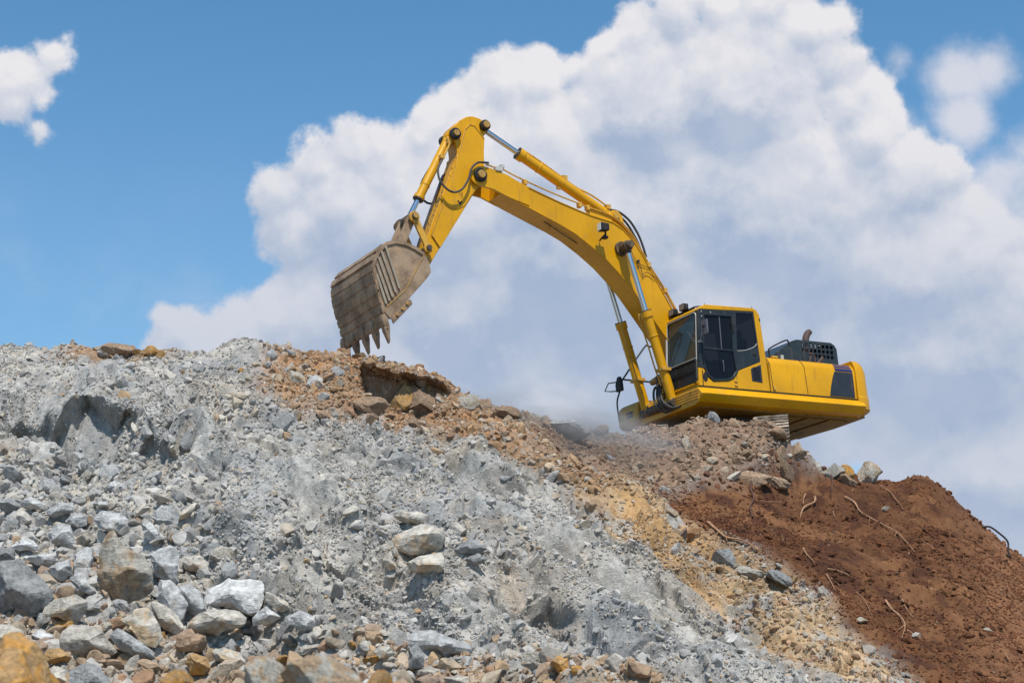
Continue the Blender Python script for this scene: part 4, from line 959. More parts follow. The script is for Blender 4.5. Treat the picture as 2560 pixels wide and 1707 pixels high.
# --- upper deck
dk = MB()
sec = [(1.44, 1.345), (1.462, 1.338), (1.59, 1.195), (1.585, 1.18), (1.45, 1.03), (1.30, .99)]
yz = sec + [(-y, z) for y, z in sec[::-1]]
dk.loft([[(-2.38, y, z) for y, z in yz], [(1.92, y, z) for y, z in yz], [(2.03, y*.985, z-.0) for y, z in yz]])
dk.build('deck', M['yellow'], EX, bevel=.006)
# front step ridges on the sill under the cab
st = MB()
for k in range(4): st.box(2.031, 2.052-.002*k, .22, 1.45, 1.10+k*.058, 1.125+k*.058)
st.build('step_ribs', M['yellow_worn'], EX, bevel=.003)
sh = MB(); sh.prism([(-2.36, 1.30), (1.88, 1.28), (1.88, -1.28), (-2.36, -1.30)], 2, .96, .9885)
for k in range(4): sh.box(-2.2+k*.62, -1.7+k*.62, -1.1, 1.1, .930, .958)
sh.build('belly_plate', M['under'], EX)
# black gap line above the deck
g = MB().box(-2.3, 1.98, -1.452, 1.452, 1.346, 1.372); g.build('deck_seal', M['black'], EX, bevel=0)

# --- counterweight
def cwxy(k):
    o = [(-2.27, 1.50), (-2.45, 1.50), (-2.60, 1.43), (-2.71, 1.30), (-2.77, 1.12), (-2.82, .8), (-2.86, .3)]
    o = [((x+2.27)*k[0]-2.27, y*k[1]) for x, y in o]; return o+[(x, -y) for x, y in o[::-1]]
cw = MB(); S = []
for z, k in ((1.10, (.86, .965)), (1.16, (.97, .99)), (1.24, (1.0, 1.0)), (1.42, (1.0, 1.0)), (1.425, (.985, .99)), (1.98, (.96, .975)), (2.12, (.90, .955)), (2.22, (.78, .93)), (2.26, (.60, .90)), (2.27, (.3, .88))):
    S.append([(x, y, z) for x, y in cwxy(k)])
cw.loft(S); cwo = cw.build('counterweight', M['yellow'], EX, bevel=.012)
bb = MB(); S = []
for z, k in ((1.072, (.80, .90)), (1.10, (.90, .955)), (1.15, (1.003, 1.003)), (1.19, (1.006, 1.006))):
    S.append([(x, y, z) for x, y in cwxy(k)])
bb.loft(S); bb.build('lower_rim', M['yellow_worn'], cwo, bevel=.006)
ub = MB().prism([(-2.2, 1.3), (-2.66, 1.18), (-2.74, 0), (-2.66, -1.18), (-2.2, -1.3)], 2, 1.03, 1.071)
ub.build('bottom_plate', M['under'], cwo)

# --- side housing, near side: two doors, with navy grille and stripes
def hood_sec(s_):
    return [(s_*1.44, 1.374), (s_*1.445, 1.99), (s_*1.40, 2.08), (s_*1.33, 2.16), (s_*1.18, 2.19), (s_*.60, 2.20), (s_*.60, 1.374)]
for s_, nm in ((1, 'near'), (-1, 'far')):
    hb = MB(); yz = hood_sec(s_)
    x0 = .12 if s_ > 0 else .5
    hb.loft([[(-2.262, y, z) for y, z in yz], [(x0, y, z) for y, z in yz]])
    ho = hb.build('side_housing', M['yellow'], EX, bevel=.012)
    if s_ > 0:
        for xa in (.075, -.86):
            q = MB(); q.tube([(xa+.06, 1.1, 2.197), (xa+.05, 1.335, 2.165), (xa+.035, 1.408, 2.085), (xa+.02, 1.450, 1.99), (xa-.03, 1.446, 1.40)], .006, 6, 0); q.build('door_gap', M['black'], ho, bevel=0)
        q = MB(); q.prism([(-1.50, 1.40), (-2.20, 1.40), (-2.20, 1.62), (-2.19, 1.96), (-1.68, 1.96), (-1.62, 1.83), (-1.55, 1.62)], 1, 1.444, 1.452); gr = q.build('grille_panel', M['navy'], ho, bevel=.002)
        for k, (za, zb) in enumerate(((1.978, 2.045), (2.062, 2.105), (2.122, 2.150))):
            def yy(z): return 1.449 if z < 1.99 else (1.449-(z-1.99)/.09*.045 if z < 2.08 else 1.404-(z-2.08)/.08*.07)
            q = MB(); xa = -1.70-.015*k
            za2 = [za, min(max(za, 1.99), zb), min(max(2.08, za), zb), zb]
            pts = [(yy(z)+.003, z) for z in sorted(set(za2))]; inn = [(y-.012, z) for y, z in pts[::-1]]
            q.loft([[(xa, y, z) for y, z in pts+inn], [(-2.19+.0*k, y, z) for y, z in pts+inn]]); q.build('stripe', M['blue'], ho, bevel=0)
        MB().box(-.02, .04, 1.446, 1.462, 1.42, 1.50).build('latch', M['yellow_worn'], ho, bevel=.004)
mid = MB(); mid.box(-2.26, .4, -.6, .6, 1.374, 2.16); mid.build('engine_housing', M['dark'], EX)

# --- engine cover with its grid of openings
ec = MB()
cov = [(-.40, 2.20), (-.42, 2.36), (-.60, 2.43), (-1.18, 2.80), (-1.30, 2.835), (-2.26, 2.84), (-2.36, 2.79), (-2.42, 2.70), (-2.44, 2.20)]
hol = []
for r_ in range(3):
    for c_ in range(8):
        if r_ == 2 and c_ < 3: continue
        x = -1.40-c_*.118; z = 2.765-r_*.115
        hol.append([(x, z), (x-.085, z), (x-.085, z-.08), (x, z-.08)])
for y in (.72, -.72): ec.prism(cov, 1, y-.012, y+.012, hol)
ecm = ec
def strip(a, b, y0=-.708, y1=.708, t=.015):
    (xa, za), (xb, zb) = a, b; d = math.hypot(xb-xa, zb-za); nx, nz = (zb-za)/d*t, -(xb-xa)/d*t
    ecm.prism([(xa, za), (xb, zb), (xb-nx, zb-nz), (xa-nx, za-nz)], 1, y0, y1)
for a, b in zip(cov[:5], cov[1:5]): strip(a, b)
for a, b in zip(cov[5:], cov[6:]): strip(a, b)
# perforated roof of the cover
hol = [[(-1.42-c_*.118, .62-r_*.13), (-1.42-c_*.118-.085, .62-r_*.13), (-1.42-c_*.118-.085, .62-r_*.13-.09), (-1.42-c_*.118, .62-r_*.13-.09)] for c_ in range(7) for r_ in range(10)]
ecm.prism([(-1.31, .708), (-2.26, .708), (-2.26, -.708), (-1.31, -.708)], 2, 2.825, 2.84, hol)
eco = ecm.build('engine_cover', M['dark_cover'], EX, bevel=.006)
MB().box(-1.0, -.55, -.55, .60, 2.2, 2.38).build('engine_block', M['black'], eco)
MB().cyl((-1.7, .30, 2.42), (-2.15, .30, 2.40), .14).cyl((-1.92, .30, 2.45), (-1.92, .2, 2.80), .07).build('muffler', M['rust'], eco)
MB().tube([(-1.95, .25, 2.75), (-1.97, .22, 2.95), (-2.0, .2, 3.06), (-2.07, .18, 3.17), (-2.15, .17, 3.23)], lambda t: .068+.012*math.sin(t*3), 14).build('exhaust_pipe', M['rust'], EX, bevel=0)
MB().tube([(-1.50, .86, 2.2), (-1.52, .86, 2.36), (-1.58, .84, 2.50)], .022).tube([(-1.58, .9, 2.2), (-1.63, .9, 2.42), (-1.50, .86, 2.52)], .016).tube([(-1.42, .9, 2.2), (-1.42, .9, 2.30)], .05).cyl((-1.62, .9, 2.2), (-1.85, .9, 2.42), .035).build('engine_pipes', M['rust'], EX, bevel=0)
MB().tube([(-.30, 1.0, 2.20), (-.27, 1.0, 2.40), (-.32, 1.0, 2.49), (-.76, 1.0, 2.70), (-.84, 1.0, 2.66), (-.86, 1.0, 2.58)], .018, smooth=3).build('grab_rail', M['black'], EX, bevel=0)
MB().cyl((-.42, 1.25, 2.17), (-.42, 1.25, 2.27), .04).build('filler_cap', M['silver'], EX)
MB().box(-.28, -.12, 1.22, 1.30, 2.18, 2.23).build('lashing_eye', M['yellow_worn'], EX)

# --- right-hand toolbox and front of the deck
tb_ = MB()
S = []
prof = [(0, 1.16), (.05, 1.10), (0.05, 1.10)]
tb_.prism([(.2, 1.0), (2.06, 1.0), (2.13, 1.08), (2.13, 1.34), (2.10, 1.47), (2.0, 1.54), (1.2, 1.60), (.2, 1.60)], 1, -1.50, -.72)
to = tb_.build('toolbox', M['yellow_dusty'], EX, bevel=.05, seg=4)
MB().box(2.128, 2.136, -1.16, -.90, 1.19, 1.33).build('vent', M['navy'], to, bevel=.002)
MB().box(2.130, 2.142, -1.17, -.89, 1.255, 1.265).build('vent_bar', M['yellow_dusty'], to, bevel=0)
MB().box(1.0, 1.62, -.70, -.42, 1.36, 1.95).build('valve_cover', M['yellow'], EX, bevel=.02)
# boom foot brackets
bf = MB()
for y in (-.42, .34): bf.prism([(-.3, 1.37), (1.9, 1.37), (2.12, 1.12), (2.16, 1.25), (2.05, 1.42), (1.7, 1.55), (.75, 1.75), (.45, 2.15), (.1, 2.2), (-.15, 1.95)], 1, y, y+.08)
bf.build('boom_bracket', M['yellow_worn'], EX)
# dirty cross tube and hoses in front of the deck
MB().cyl((2.06, -.62, 1.20), (2.06, .62, 1.20), .095).build('cylinder_pin', M['pin'], EX)
hs = MB()
for i, (ya, r_) in enumerate(((.18, .026), (.26, .026), (.10, .022), (-.02, .026))):
    hs.tube([(1.7, ya, 1.95), (1.95, ya+.02, 1.9-.05*i), (2.16, ya+.05, 1.6), (2.22, ya+.13, 1.28), (2.14, ya+.34, 1.10-.02*i), (2.02, ya+.52, 1.08)], r_)
hs.build('hydraulic_hoses', M['hose'], EX, bevel=0)
MB().cyl((1.75, .10, 1.95), (1.80, .38, 1.98), .06).cyl((1.75, -.62, 1.93), (1.8, -.30, 1.95), .07).build('hose_fittings', M['pincap'], EX)

# --- cab
cab = MB()
lower = [(1.99, 1.374), (1.965, 1.77), (1.83, 1.75), (1.74, 1.57), (1.62, 1.49), (1.22, 1.53), (1.07, 1.60), (.97, 1.76), (.325, 2.02), (.405, 3.13), (1.80, 3.055), (1.86, 3.055), (1.80, 3.12), (1.68, 3.17), (.42, 3.21), (.32, 3.17), (.25, 3.06), (.17, 2.07), (.13, 1.374)]
cab.prism(lower, 1, 1.395, 1.445)
# roof
roof = [(1.86, 3.055), (1.80, 3.12), (1.68, 3.172), (.42, 3.212), (.32, 3.17), (.25, 3.06), (.4, 3.02), (1.8, 3.0)]
cab.prism(roof, 1, .22, 1.395)
cab.prism([(.25, 3.06), (.17, 2.07), (.13, 1.374), (.19, 1.374), (.23, 2.07), (.31, 3.05)], 1, .22, .34)
cab.prism([(.17, 2.2), (.13, 1.374), (.19, 1.374), (.23, 2.2)], 1, .34, 1.395)
cab.box(.14, 1.97, .22, 1.395, 1.374, 1.42)
cab.prism([(1.93, 1.42), (1.995, 1.42), (1.985, 1.50), (1.925, 1.50)], 1, .24, 1.43)
cab.prism([(1.965, 1.42), (1.93, 1.72), (1.90, 1.72), (1.90, 1.42)], 1, 1.33, 1.395)
cb = cab.build('cab', M['yellow'], EX, bevel=.016, seg=3)
dside = [(1.962, 1.775), (1.83, 1.757), (1.737, 1.575), (1.617, 1.497), (1.223, 1.537), (1.075, 1.607), (.975, 1.767), (.332, 2.027), (.412, 3.123), (1.80, 3.048), (1.865, 3.045), (1.885, 2.98)]
doorhole = [(1.73, 2.93), (1.03, 2.96), (1.05, 2.24), (1.0, 1.77), (1.10, 1.64), (1.24, 1.575), (1.60, 1.54), (1.72, 1.62), (1.80, 1.80), (1.81, 2.1)]
rearhole = [(.885, 3.05), (.455, 3.07), (.385, 2.42), (.48, 2.335), (.70, 2.25), (.93, 2.215)]
df = MB(); df.prism(dside, 1, 1.405, 1.4485, [doorhole, rearhole]); dfo = df.build('side_frame', M['dark'], cb, bevel=.006)
dr = MB(); dr.prism([(1.77, 2.97), (.99, 3.0), (1.01, 2.24), (.955, 1.755), (1.075, 1.605), (1.223, 1.535), (1.617, 1.495), (1.745, 1.60), (1.84, 1.80), (1.85, 2.1)], 1, 1.4492, 1.466, [doorhole]); dro = dr.build('door', M['dark'], cb, bevel=.005)
dg = MB(); dg.prism([(x*.999+.001, z) for x, z in doorhole], 1, 1.430, 1.436); dg.build('door_window', M['glass'], dro, bevel=0)
MB().box(1.03, 1.80, 1.437, 1.455, 2.19, 2.225).build('window_bar', M['dark'], dro, bevel=.003)
MB().box(1.32, 1.345, 1.437, 1.445, 2.225, 2.94).build('sliding_window_edge', M['mirror_back'], dro, bevel=0)
MB().tube([(1.36, 1.47, 1.72), (1.36, 1.50, 1.74), (1.36, 1.50, 1.93), (1.36, 1.47, 1.95)], .010, smooth=3).build('handle', M['mirror_back'], dro, bevel=0)
rg = MB(); rg.prism(rearhole, 1, 1.430, 1.436); rg.build('rear_side_window', M['glass'], cb, bevel=0)
MB().tube([(.93, 1.450, 2.212), (.70, 1.450, 2.245), (.48, 1.450, 2.33), (.385, 1.450, 2.42)], .007, 6).build('window_seal', M['silver'], cb, bevel=0)
MB().box(.43, .52, 1.4486, 1.462, 2.15, 2.19).build('rear_latch', M['black'], cb, bevel=.003)
MB().box(.99, 1.03, 1.466, 1.49, 2.60, 2.80).build('door_hinge', M['black'], cb, bevel=.006)
for z in (3.00, 2.90): MB().cyl((1.80, 1.45, z), (1.80, 1.458, z), .013, n=10).build('bolt', M['silver'], cb, bevel=0)
MB().cyl((1.57, 1.466, 3.0), (1.57, 1.474, 3.0), .014, n=10).build('bolt', M['silver'], cb, bevel=0)
MB().tube([(1.93, 1.45, 2.32), (1.88, 1.47, 2.335), (1.84, 1.46, 2.33)], .012).build('hand_hold', M['silver'], cb, bevel=0)
# round lamp opening, vent and lower door trim
ol = MB(); S = []
pts = [(1.815+.075*math.cos(t)*.8, 1.575+.105*math.sin(t)) for t in [2*math.pi*i/24 for i in range(24)]]
ol.prism(pts, 1, 1.446, 1.452); ol.build('round_socket', M['black'], cb, bevel=.002)
vt = MB(); vt.prism([(.61, 1.84), (.335, 1.95), (.325, 1.555), (.60, 1.575)], 1, 1.446, 1.454); vo = vt.build('air_vent', M['navy'], cb, bevel=.004)
vs = MB()
for k in range(11):
    z = 1.60+k*.027; vs.box(.38, .565, 1.4545, 1.460, z, z+.011)
vs.build('louvres', M['black'], vo, bevel=0)
for xa in (.995, .115):
    MB().box(xa-.004, xa+.004, 1.4455, 1.4475, 1.38, 1.70 if xa > .5 else 2.05).build('panel_gap', M['black'], cb, bevel=0)
MB().box(1.0, 1.07, 1.446, 1.466, 1.52, 1.56).box(1.0, 1.07, 1.446, 1.466, 1.43, 1.47).build('hinge_blocks', M['yellow_worn'], cb, bevel=.004)
MB().tube([(1.885, 1.447, 1.375), (1.885, 1.447, 1.72)], .010, 6, 0).build('corner_seal', M['black'], cb, bevel=0)
MB().tube([(.37, 1.36, 3.215), (.375, 1.36, 3.27)], .006, 6, 0).tube([(1.62, 1.36, 3.175), (1.63, 1.36, 3.215)], .008, 6, 0).build('roof_studs', M['black'], cb, bevel=0)
MB().box(.25, .275, 1.446, 1.458, 2.93, 2.99).build('roof_bracket', M['pin'], cb, bevel=.002)
# front wall: x is a slightly raked plane
def fxp(z, o=0): return 1.985 - (z-1.42)*.070 + o
def fplate(mb, loop, t0, t1, holes=()):
    tmp = MB(); tmp.prism(loop, 0, 0, 1, holes)
    for v in tmp.bm.verts: v.co.x = fxp(v.co.z, t1 if v.co.x > .5 else t0)
    me_ = bpy.data.meshes.new('tmp'); tmp.bm.to_mesh(me_); tmp.bm.free(); mb.bm.from_mesh(me_); bpy.data.meshes.remove(me_)
    return mb
def rr(y0, z0, y1, z1, r, n=4):
    return arc(y1-r, z1-r, r, 0, 90, n)+arc(y0+r, z1-r, r, 90, 180, n)+arc(y0+r, z0+r, r, 180, 270, n)+arc(y1-r, z0+r, r, 270, 360, n)
ff = MB(); fplate(ff, [(1.43, 1.46), (1.43, 3.03), (.24, 3.05), (.20, 2.2), (.20, 1.46)], -.045, -.006, [rr(.29, 2.03, 1.345, 3.0, .09), rr(.29, 1.50, 1.345, 1.97, .07)])
ff.build('front_frame', M['dark'], cb, bevel=.006)
fg = MB(); fplate(fg, rr(.29, 2.03, 1.345, 3.0, .09), -.028, -.022); fg.build('windscreen', M['glass_front'], cb, bevel=0)
fl = MB(); fplate(fl, rr(.30, 1.50, 1.335, 1.975, .06), -.024, -.010); flo = fl.build('lower_windscreen', M['black'], cb, bevel=0)
def ftube(mb, loop, r, o=0, close=True):
    L = [(fxp(z, o), y, z) for y, z in loop]
    if close: L = L+[L[0]]
    mb.tube(L, r, 8, 0); return mb
tr_ = MB(); ftube(tr_, rr(.275, 1.49, 1.36, 3.01, .09, 6), .011, .002); tr_.build('windscreen_trim', M['silver'], cb, bevel=0)
tr_ = MB(); tr_.tube([(fxp(2.0), .28, 2.0), (fxp(2.0), 1.36, 2.0)], .009, 6, 0); tr_.build('screen_divider', M['silver'], cb, bevel=0)
tr_ = MB(); tr_.tube([(fxp(2.9, .006), .262, 2.93), (fxp(1.6, .006), .262, 1.62)], .020, 6, 0); tr_.build('wiper_rail', M['silver'], cb, bevel=0)
# guard over the lower pane: bars standing proud
gd = MB()
ftube(gd, rr(.22, 1.47, 1.40, 1.955, .03), .016, .045)
gd.tube([(fxp(1.73, .05), .22, 1.73), (fxp(1.73, .05), 1.40, 1.73)], .010, 6, 0)
gd.tube([(fxp(1.955, .04), .22, 1.955), (fxp(1.955, .05), -.06, 1.93), (fxp(1.4, .05), -.08, 1.42)], .020, 8, 0)
gd.tube([(fxp(1.72, .04), .22, 1.72), (fxp(1.72, .05), -.06, 1.70)], .016, 8, 0)
gd.tube([(fxp(1.47, .04), .22, 1.47), (fxp(1.47, .05), -.06, 1.44)], .016, 8, 0)
gd.build('front_guard', M['black'], cb, bevel=0)
# far wall, rear window frame, interior
fw = MB(); fw.prism([(1.97, 1.42), (1.86, 3.03), (.3, 3.05), (.19, 1.42)], 1, .20, .225, [[(1.80, 2.0), (1.74, 2.93), (.55, 2.95), (.5, 2.0)]]); fw.build('far_wall', M['dark'], cb, bevel=.004)
it = MB(); it.box(.55, 1.10, .52, 1.12, 1.72, 1.88); it.prism([(.42, 1.85), (.62, 1.85), (.50, 2.62), (.36, 2.62)], 1, .55, 1.09); it.box(.38, .48, .68, .96, 2.62, 2.84); it.build('seat', M['seat'], cb, bevel=.04)
it = MB(); it.box(1.1, 1.5, .30, .46, 1.42, 2.02); it.box(1.1, 1.5, 1.2, 1.34, 1.42, 2.0); it.tube([(1.35, .38, 2.0), (1.38, .38, 2.2)], .02, 6, 0); it.tube([(1.55, .6, 1.42), (1.62, .62, 1.9)], .02, 6, 0); it.build('controls', M['black'], cb, bevel=.01)
it = MB(); it.box(1.45, 1.80, .45, .60, 2.86, 2.98); it.box(1.35, 1.6, .9, 1.2, 2.9, 2.99); it.build('sun_visor', M['black'], cb, bevel=.01)
# mirror on the door side
mi = MB(); mi.box(1.965, 1.985, 1.56, 1.60, 2.28, 2.34); mi.tube([(1.90, 1.46, 2.33), (1.97, 1.58, 2.33), (1.94, 1.68, 2.55)], .013)
L = rr(1.60, 2.42, 1.80, 2.74, .03); mi.prism([(y, z) for y, z in L], 0, 1.90, 1.945); mi.build('mirror', M['mirror_back'], cb, bevel=.008)
mk = MB(); mk.cyl((1.9455, 1.70, 2.60), (1.975, 1.70, 2.60), .035, n=14); mk.build('mirror_joint', M['black'], cb, bevel=.003)
# roof lamps
for (yl, ht) in ((.40, 3.245), (.80, 3.262)):
    rl = MB(); rl.prism(rr(yl-.10, ht-.075, yl+.10, ht+.075, .03), 0, 1.72, 1.83); rl.cyl((1.77, yl, 3.1), (1.77, yl, ht-.06), .02); ro = rl.build('roof_lamp', M['black'], cb, bevel=.01)
    MB().prism(rr(yl-.085, ht-.06, yl+.085, ht+.06, .03), 0, 1.8305, 1.838).build('lens', M['lens_dim'], ro, bevel=0)
MB().tube([(1.72, .28, 3.19), (1.72, 1.12, 3.195), (1.60, 1.20, 3.20)], .016, 8, 0).box(1.70, 1.74, .35, 1.1, 3.165, 3.185).build('lamp_bar', M['black'], cb, bevel=0)

# --- hand rails and far mirror at the front right
hr = MB()
hr.tube([(.75, -1.42, 2.95), (1.22, -1.42, 3.0), (1.36, -1.42, 2.95), (1.95, -1.42, 2.22), (2.02, -1.42, 2.12), (2.10, -1.42, 1.86), (2.18, -1.42, 1.62), (2.16, -1.40, 1.20)], .020, 8, 3)
hr.tube([(1.96, -1.42, 2.17), (1.3, -1.42, 2.17), (.6, -1.42, 2.17), (.6, -1.42, 1.6)], .020, 8, 0)
hr.build('handrail', M['black'], EX, bevel=0)
rm = MB(); rm.prism([(-1.34, 1.90), (-1.56, 1.90), (-1.58, 2.06), (-1.50, 2.22), (-1.42, 2.24), (-1.36, 2.12)], 0, 2.02, 2.10); rmo = rm.build('far_mirror', M['black'], EX, bevel=.015)
MB().tube([(2.1, -1.50, 2.12), (2.22, -1.66, 2.12), (2.26, -1.76, 1.96), (2.2, -1.60, 1.92), (2.08, -1.5, 1.92)], .014, 8, 0).build('mirror_arm', M['black'], rmo, bevel=0)

# --- boom
top = [(5.82, 5.95), (5.40, 5.80), (4.91, 5.64), (4.45, 5.50), (3.97, 5.37), (3.66, 5.29), (3.30, 5.23), (3.10, 5.20), (2.85, 5.07), (2.62, 4.86), (2.42, 4.58), (2.17, 4.15), (1.93, 3.75), (1.67, 3.31), (1.10, 2.55), (.62, 2.08)]
bot = [(5.86, 5.50), (5.50, 5.36), (4.94, 5.15), (4.48, 4.98), (4.11, 4.82), (3.70, 4.57), (3.31, 4.29), (2.97, 3.98), (2.70, 3.69), (2.26, 3.13), (2.0, 2.79), (1.50, 2.20), (.80, 1.62), (.35, 1.60)]
foot = arc(.40, 1.85, .25, 270, 60, 8)
bmz = MB(); bmz.prism(top+[(x, z) for x, z in arc(.40, 1.85, .25, 60, 270, 8)]+bot[::-1], 1, -.28, .28)
bo = bmz.build('boom', M['yellow'], EX, bevel=.012)
# side plates stand proud of the box section
for s_ in (-1, 1):
    y0, y1 = (.2805, .30) if s_ > 0 else (-.30, -.2805)
    nose = arc(6.375, 5.825, .225, 95, -95, 10)
    q = MB(); q.prism([(5.70, 5.925)]+[(6.15, 6.03)]+nose+[(6.05, 5.56), (5.70, 5.43), (5.20, 5.30), (5.20, 5.70)], 1, y0-(.03 if s_ > 0 else .0), y1+(.03 if s_ < 0 else .012))
    q.build('fork_plate', M['yellow'], bo, bevel=.005)
    q = MB(); q.cyl((6.375, s_*.29, 5.825), (6.375, s_*.37, 5.825), .15, n=28); q.build('pin_collar', M['black'], bo, bevel=.008)
    q = MB(); q.cyl((6.375, s_*.37, 5.825), (6.375, s_*.43, 5.825), .085, n=24); q.build('pin_cap', M['pincap'], bo, bevel=.008)
    q = MB(); q.prism([(3.20, 5.15), (3.12, 5.44), (3.02, 5.52), (2.90, 5.52), (2.80, 5.42), (2.62, 4.80)], 1, s_*.13 if s_ > 0 else -.19, s_*.19 if s_ > 0 else -.13); q.build('cylinder_lug', M['yellow'], bo, bevel=.01)
MB().cyl((2.95, -.23, 5.40), (2.95, .24, 5.40), .075, n=20).build('cylinder_pin', M['yellow_worn'], bo, bevel=.006)
MB().cyl((2.95, -.70, 4.60), (2.95, .70, 4.60), .085, n=24).cyl((2.95, -.36, 4.60), (2.95, .36, 4.60), .16, n=28).build('lift_pin', M['pin'], bo, bevel=.01)
# flange edge along the belly of the boom
q = MB()
for a, b in zip(bot[1:12], bot[2:12]):
    pass
ribs = MB()
for s_ in (-1, 1):
    L = [(x, s_*.288, z+.012) for x, z in bot[:12]]
    ribs.tube(L, .013, 6, 0)
    L = [(x, s_*.288, z-.010) for x, z in top[:14]]
    ribs.tube(L, .013, 6, 0)
ribs.build('weld_edges', M['yellow'], bo, bevel=0)
# belly dents / scrapes as thin plates
q = MB(); q.prism([(4.75, .08), (3.9, .03), (3.9, .06), (4.75, .11)], 2, 0, .004)
for v in q.bm.verts: v.co.z += np.interp(v.co.x, [3.7, 4.11, 4.48, 4.94], [4.57, 4.82, 4.98, 5.15])-.006
q.build('scrape', M['black'], bo, bevel=0)
# steel pipes along the top edge, with clamps
pp = [(6.17, 6.11), (5.99, 6.07), (5.84, 6.07), (5.57, 5.97), (5.26, 5.87), (4.52, 5.66), (3.92, 5.52), (3.73, 5.47), (3.18, 5.36), (2.83, 5.19), (2.56, 4.90), (2.21, 4.32), (1.85, 3.81), (1.58, 3.36), (1.1, 2.75)]
MB().tube([(x, .27, z) for x, z in pp], .017, 8, 4).tube([(x, .21, z+.01) for x, z in pp[7:]], .017, 8, 4).tube([(x, -.24, z) for x, z in pp[1:]], .017, 8, 4).build('hydraulic_pipe', M['yellow_worn'], bo, bevel=0)
MB().prism([(3.73, 5.30), (3.10, 5.22), (3.05, 5.36), (3.18, 5.385), (3.73, 5.49)], 1, .20, .245).build('pipe_bracket', M['yellow'], bo, bevel=.006)
for x, z in ((5.26, 5.84), (3.92, 5.50), (3.72, 5.46), (1.85, 3.79), (2.24, 4.33)): MB().box(x-.04, x+.04, .19, .305, z-.06, z+.05).build('pipe_clamp', M['yellow_worn'], bo, bevel=.006)
MB().box(5.82, 6.0, .24, .34, 5.98, 6.08).box(5.78, 5.86, .24, .34, 6.06, 6.14).cyl((6.12, .27, 6.10), (6.20, .27, 6.12), .035, n=10).build('swivel_fitting', M['silver'], bo, bevel=.008)
# wiring on the near side and its anchor
MB().tube([(2.80, .31, 4.72), (2.72, .315, 4.66), (2.66, .315, 4.48), (2.52, .31, 4.32), (2.22, .305, 4.24)], .007, 6, 4).tube([(2.45, .31, 4.02), (2.38, .32, 4.12), (2.28, .32, 4.12), (2.12, .31, 4.0)], .008, 6, 4).cyl((2.55, .30, 4.36), (2.55, .36, 4.36), .03).tube([(2.55, .35, 4.36), (2.50, .34, 4.20), (2.44, .31, 4.06)], .008, 6, 3).build('wiring', M['hose'], bo, bevel=0)
# hoses over the boom's elbow
hs = MB()
for k, y in enumerate((.10, -.02, -.12)):
    hs.tube([(3.02, y, 5.55), (2.80, y, 5.52), (2.55, y, 5.36-.02*k), (2.36, y, 5.10-.04*k), (2.25, y, 4.84), (2.17, y, 4.56)], .026, 8, 5)
hs.build('elbow_hoses', M['hose'], bo, bevel=0)
# work lamp on the near side
wl = MB(); wl.prism([(3.45, 4.86), (3.66, 4.84), (3.66, 5.03), (3.45, 5.01)], 1, .50, .66); wl.cyl((3.50, .30, 4.72), (3.50, .56, 4.80), .018).cyl((3.50, .56, 4.72), (3.50, .56, 4.90), .02); wl.box(3.44, 3.56, .46, .58, 4.70, 4.76)
wlo = wl.build('work_lamp', M['black'], bo, bevel=.015)
MB().prism([(3.663, 4.855), (3.672, 4.855), (3.672, 5.015), (3.663, 5.015)], 1, .515, .645).build('lens', M['lens'], wlo, bevel=0)

# --- hydraulic cylinders
def lerpv(a, b, t): return tuple(a[i]+(b[i]-a[i])*t for i in range(3))
def hyd(name, base, end, split, r, rr_, y, label=None, eye=True):
    base = (base[0], y, base[1]); end = (end[0], y, end[1]); sp_ = lerpv(base, end, split)
    h = MB().cyl(lerpv(base, end, .02), sp_, r, n=24).cyl(lerpv(base, end, split-.035), lerpv(base, end, split+.004), r*1.22, n=20).cyl(lerpv(base, end, split-.16), lerpv(base, end, split-.15), r*1.10, n=20)
    h.cyl((base[0], y-r*.8, base[2]), (base[0], y+r*.8, base[2]), r*1.15, n=20)
    d = Vector(end)-Vector(base); d.normalize(); n_ = d.cross(Vector((0, 1, 0)))
    ho = h.build(name, M['yellow'], EX, bevel=.006)
    if label: ho['label'] = label
    MB().cyl(lerpv(base, end, split-.01), lerpv(base, end, .985), rr_, n=20).build('rod', M['chrome'], ho, bevel=0)
    bl = MB()
    bl.cyl(lerpv(base, end, split+.0045), Vector(lerpv(base, end, split+.0045))+d*.012, r*1.24, n=24)
    for k in range(10):
        a = 2*math.pi*k/10; off = n_*math.cos(a)*r*1.05 + Vector((0, 1, 0))*math.sin(a)*r*1.05; c_ = Vector(lerpv(base, end, split+.003))+off
        bl.cyl(c_, c_+d*.03, .016, n=6)
    bl.build('gland_bolts', M['pin'], ho, bevel=0)
    ey = MB(); ey.cyl((end[0], y-.10, end[2]), (end[0], y+.10, end[2]), rr_*2.0, n=22); ey.cyl(lerpv(base, end, .955), end, rr_*1.25, n=16); ey.build('rod_eye', M['pin'], ho, bevel=.006)
    return ho
for s_ in (1, -1):
    lc_ = hyd('lift_cylinder', (2.02, 1.22), (2.95, 4.60), .575, .105, .058, s_*.50)
    pth = MB().tube([(2.66, s_*.36, 3.15), (2.62, s_*.36, 2.95), (2.47, s_*.37, 2.45), (2.33, s_*.37, 1.95), (2.2, s_*.37, 1.6)], .018, 8, 3).cyl((2.64, s_*.34, 3.12), (2.58, s_*.50, 3.08), .035); pth.build('oil_pipe', M['yellow_worn'], lc_, bevel=0)
    b_ = MB().box(2.10, 2.32, s_*.5-.14, s_*.5+.14, 1.88, 1.95); b_.build('band', M['yellow_worn'], lc_, bevel=.006)
ac = hyd('arm_cylinder', (2.96, 5.41), (6.13, 7.04), .715, .115, .06, 0)
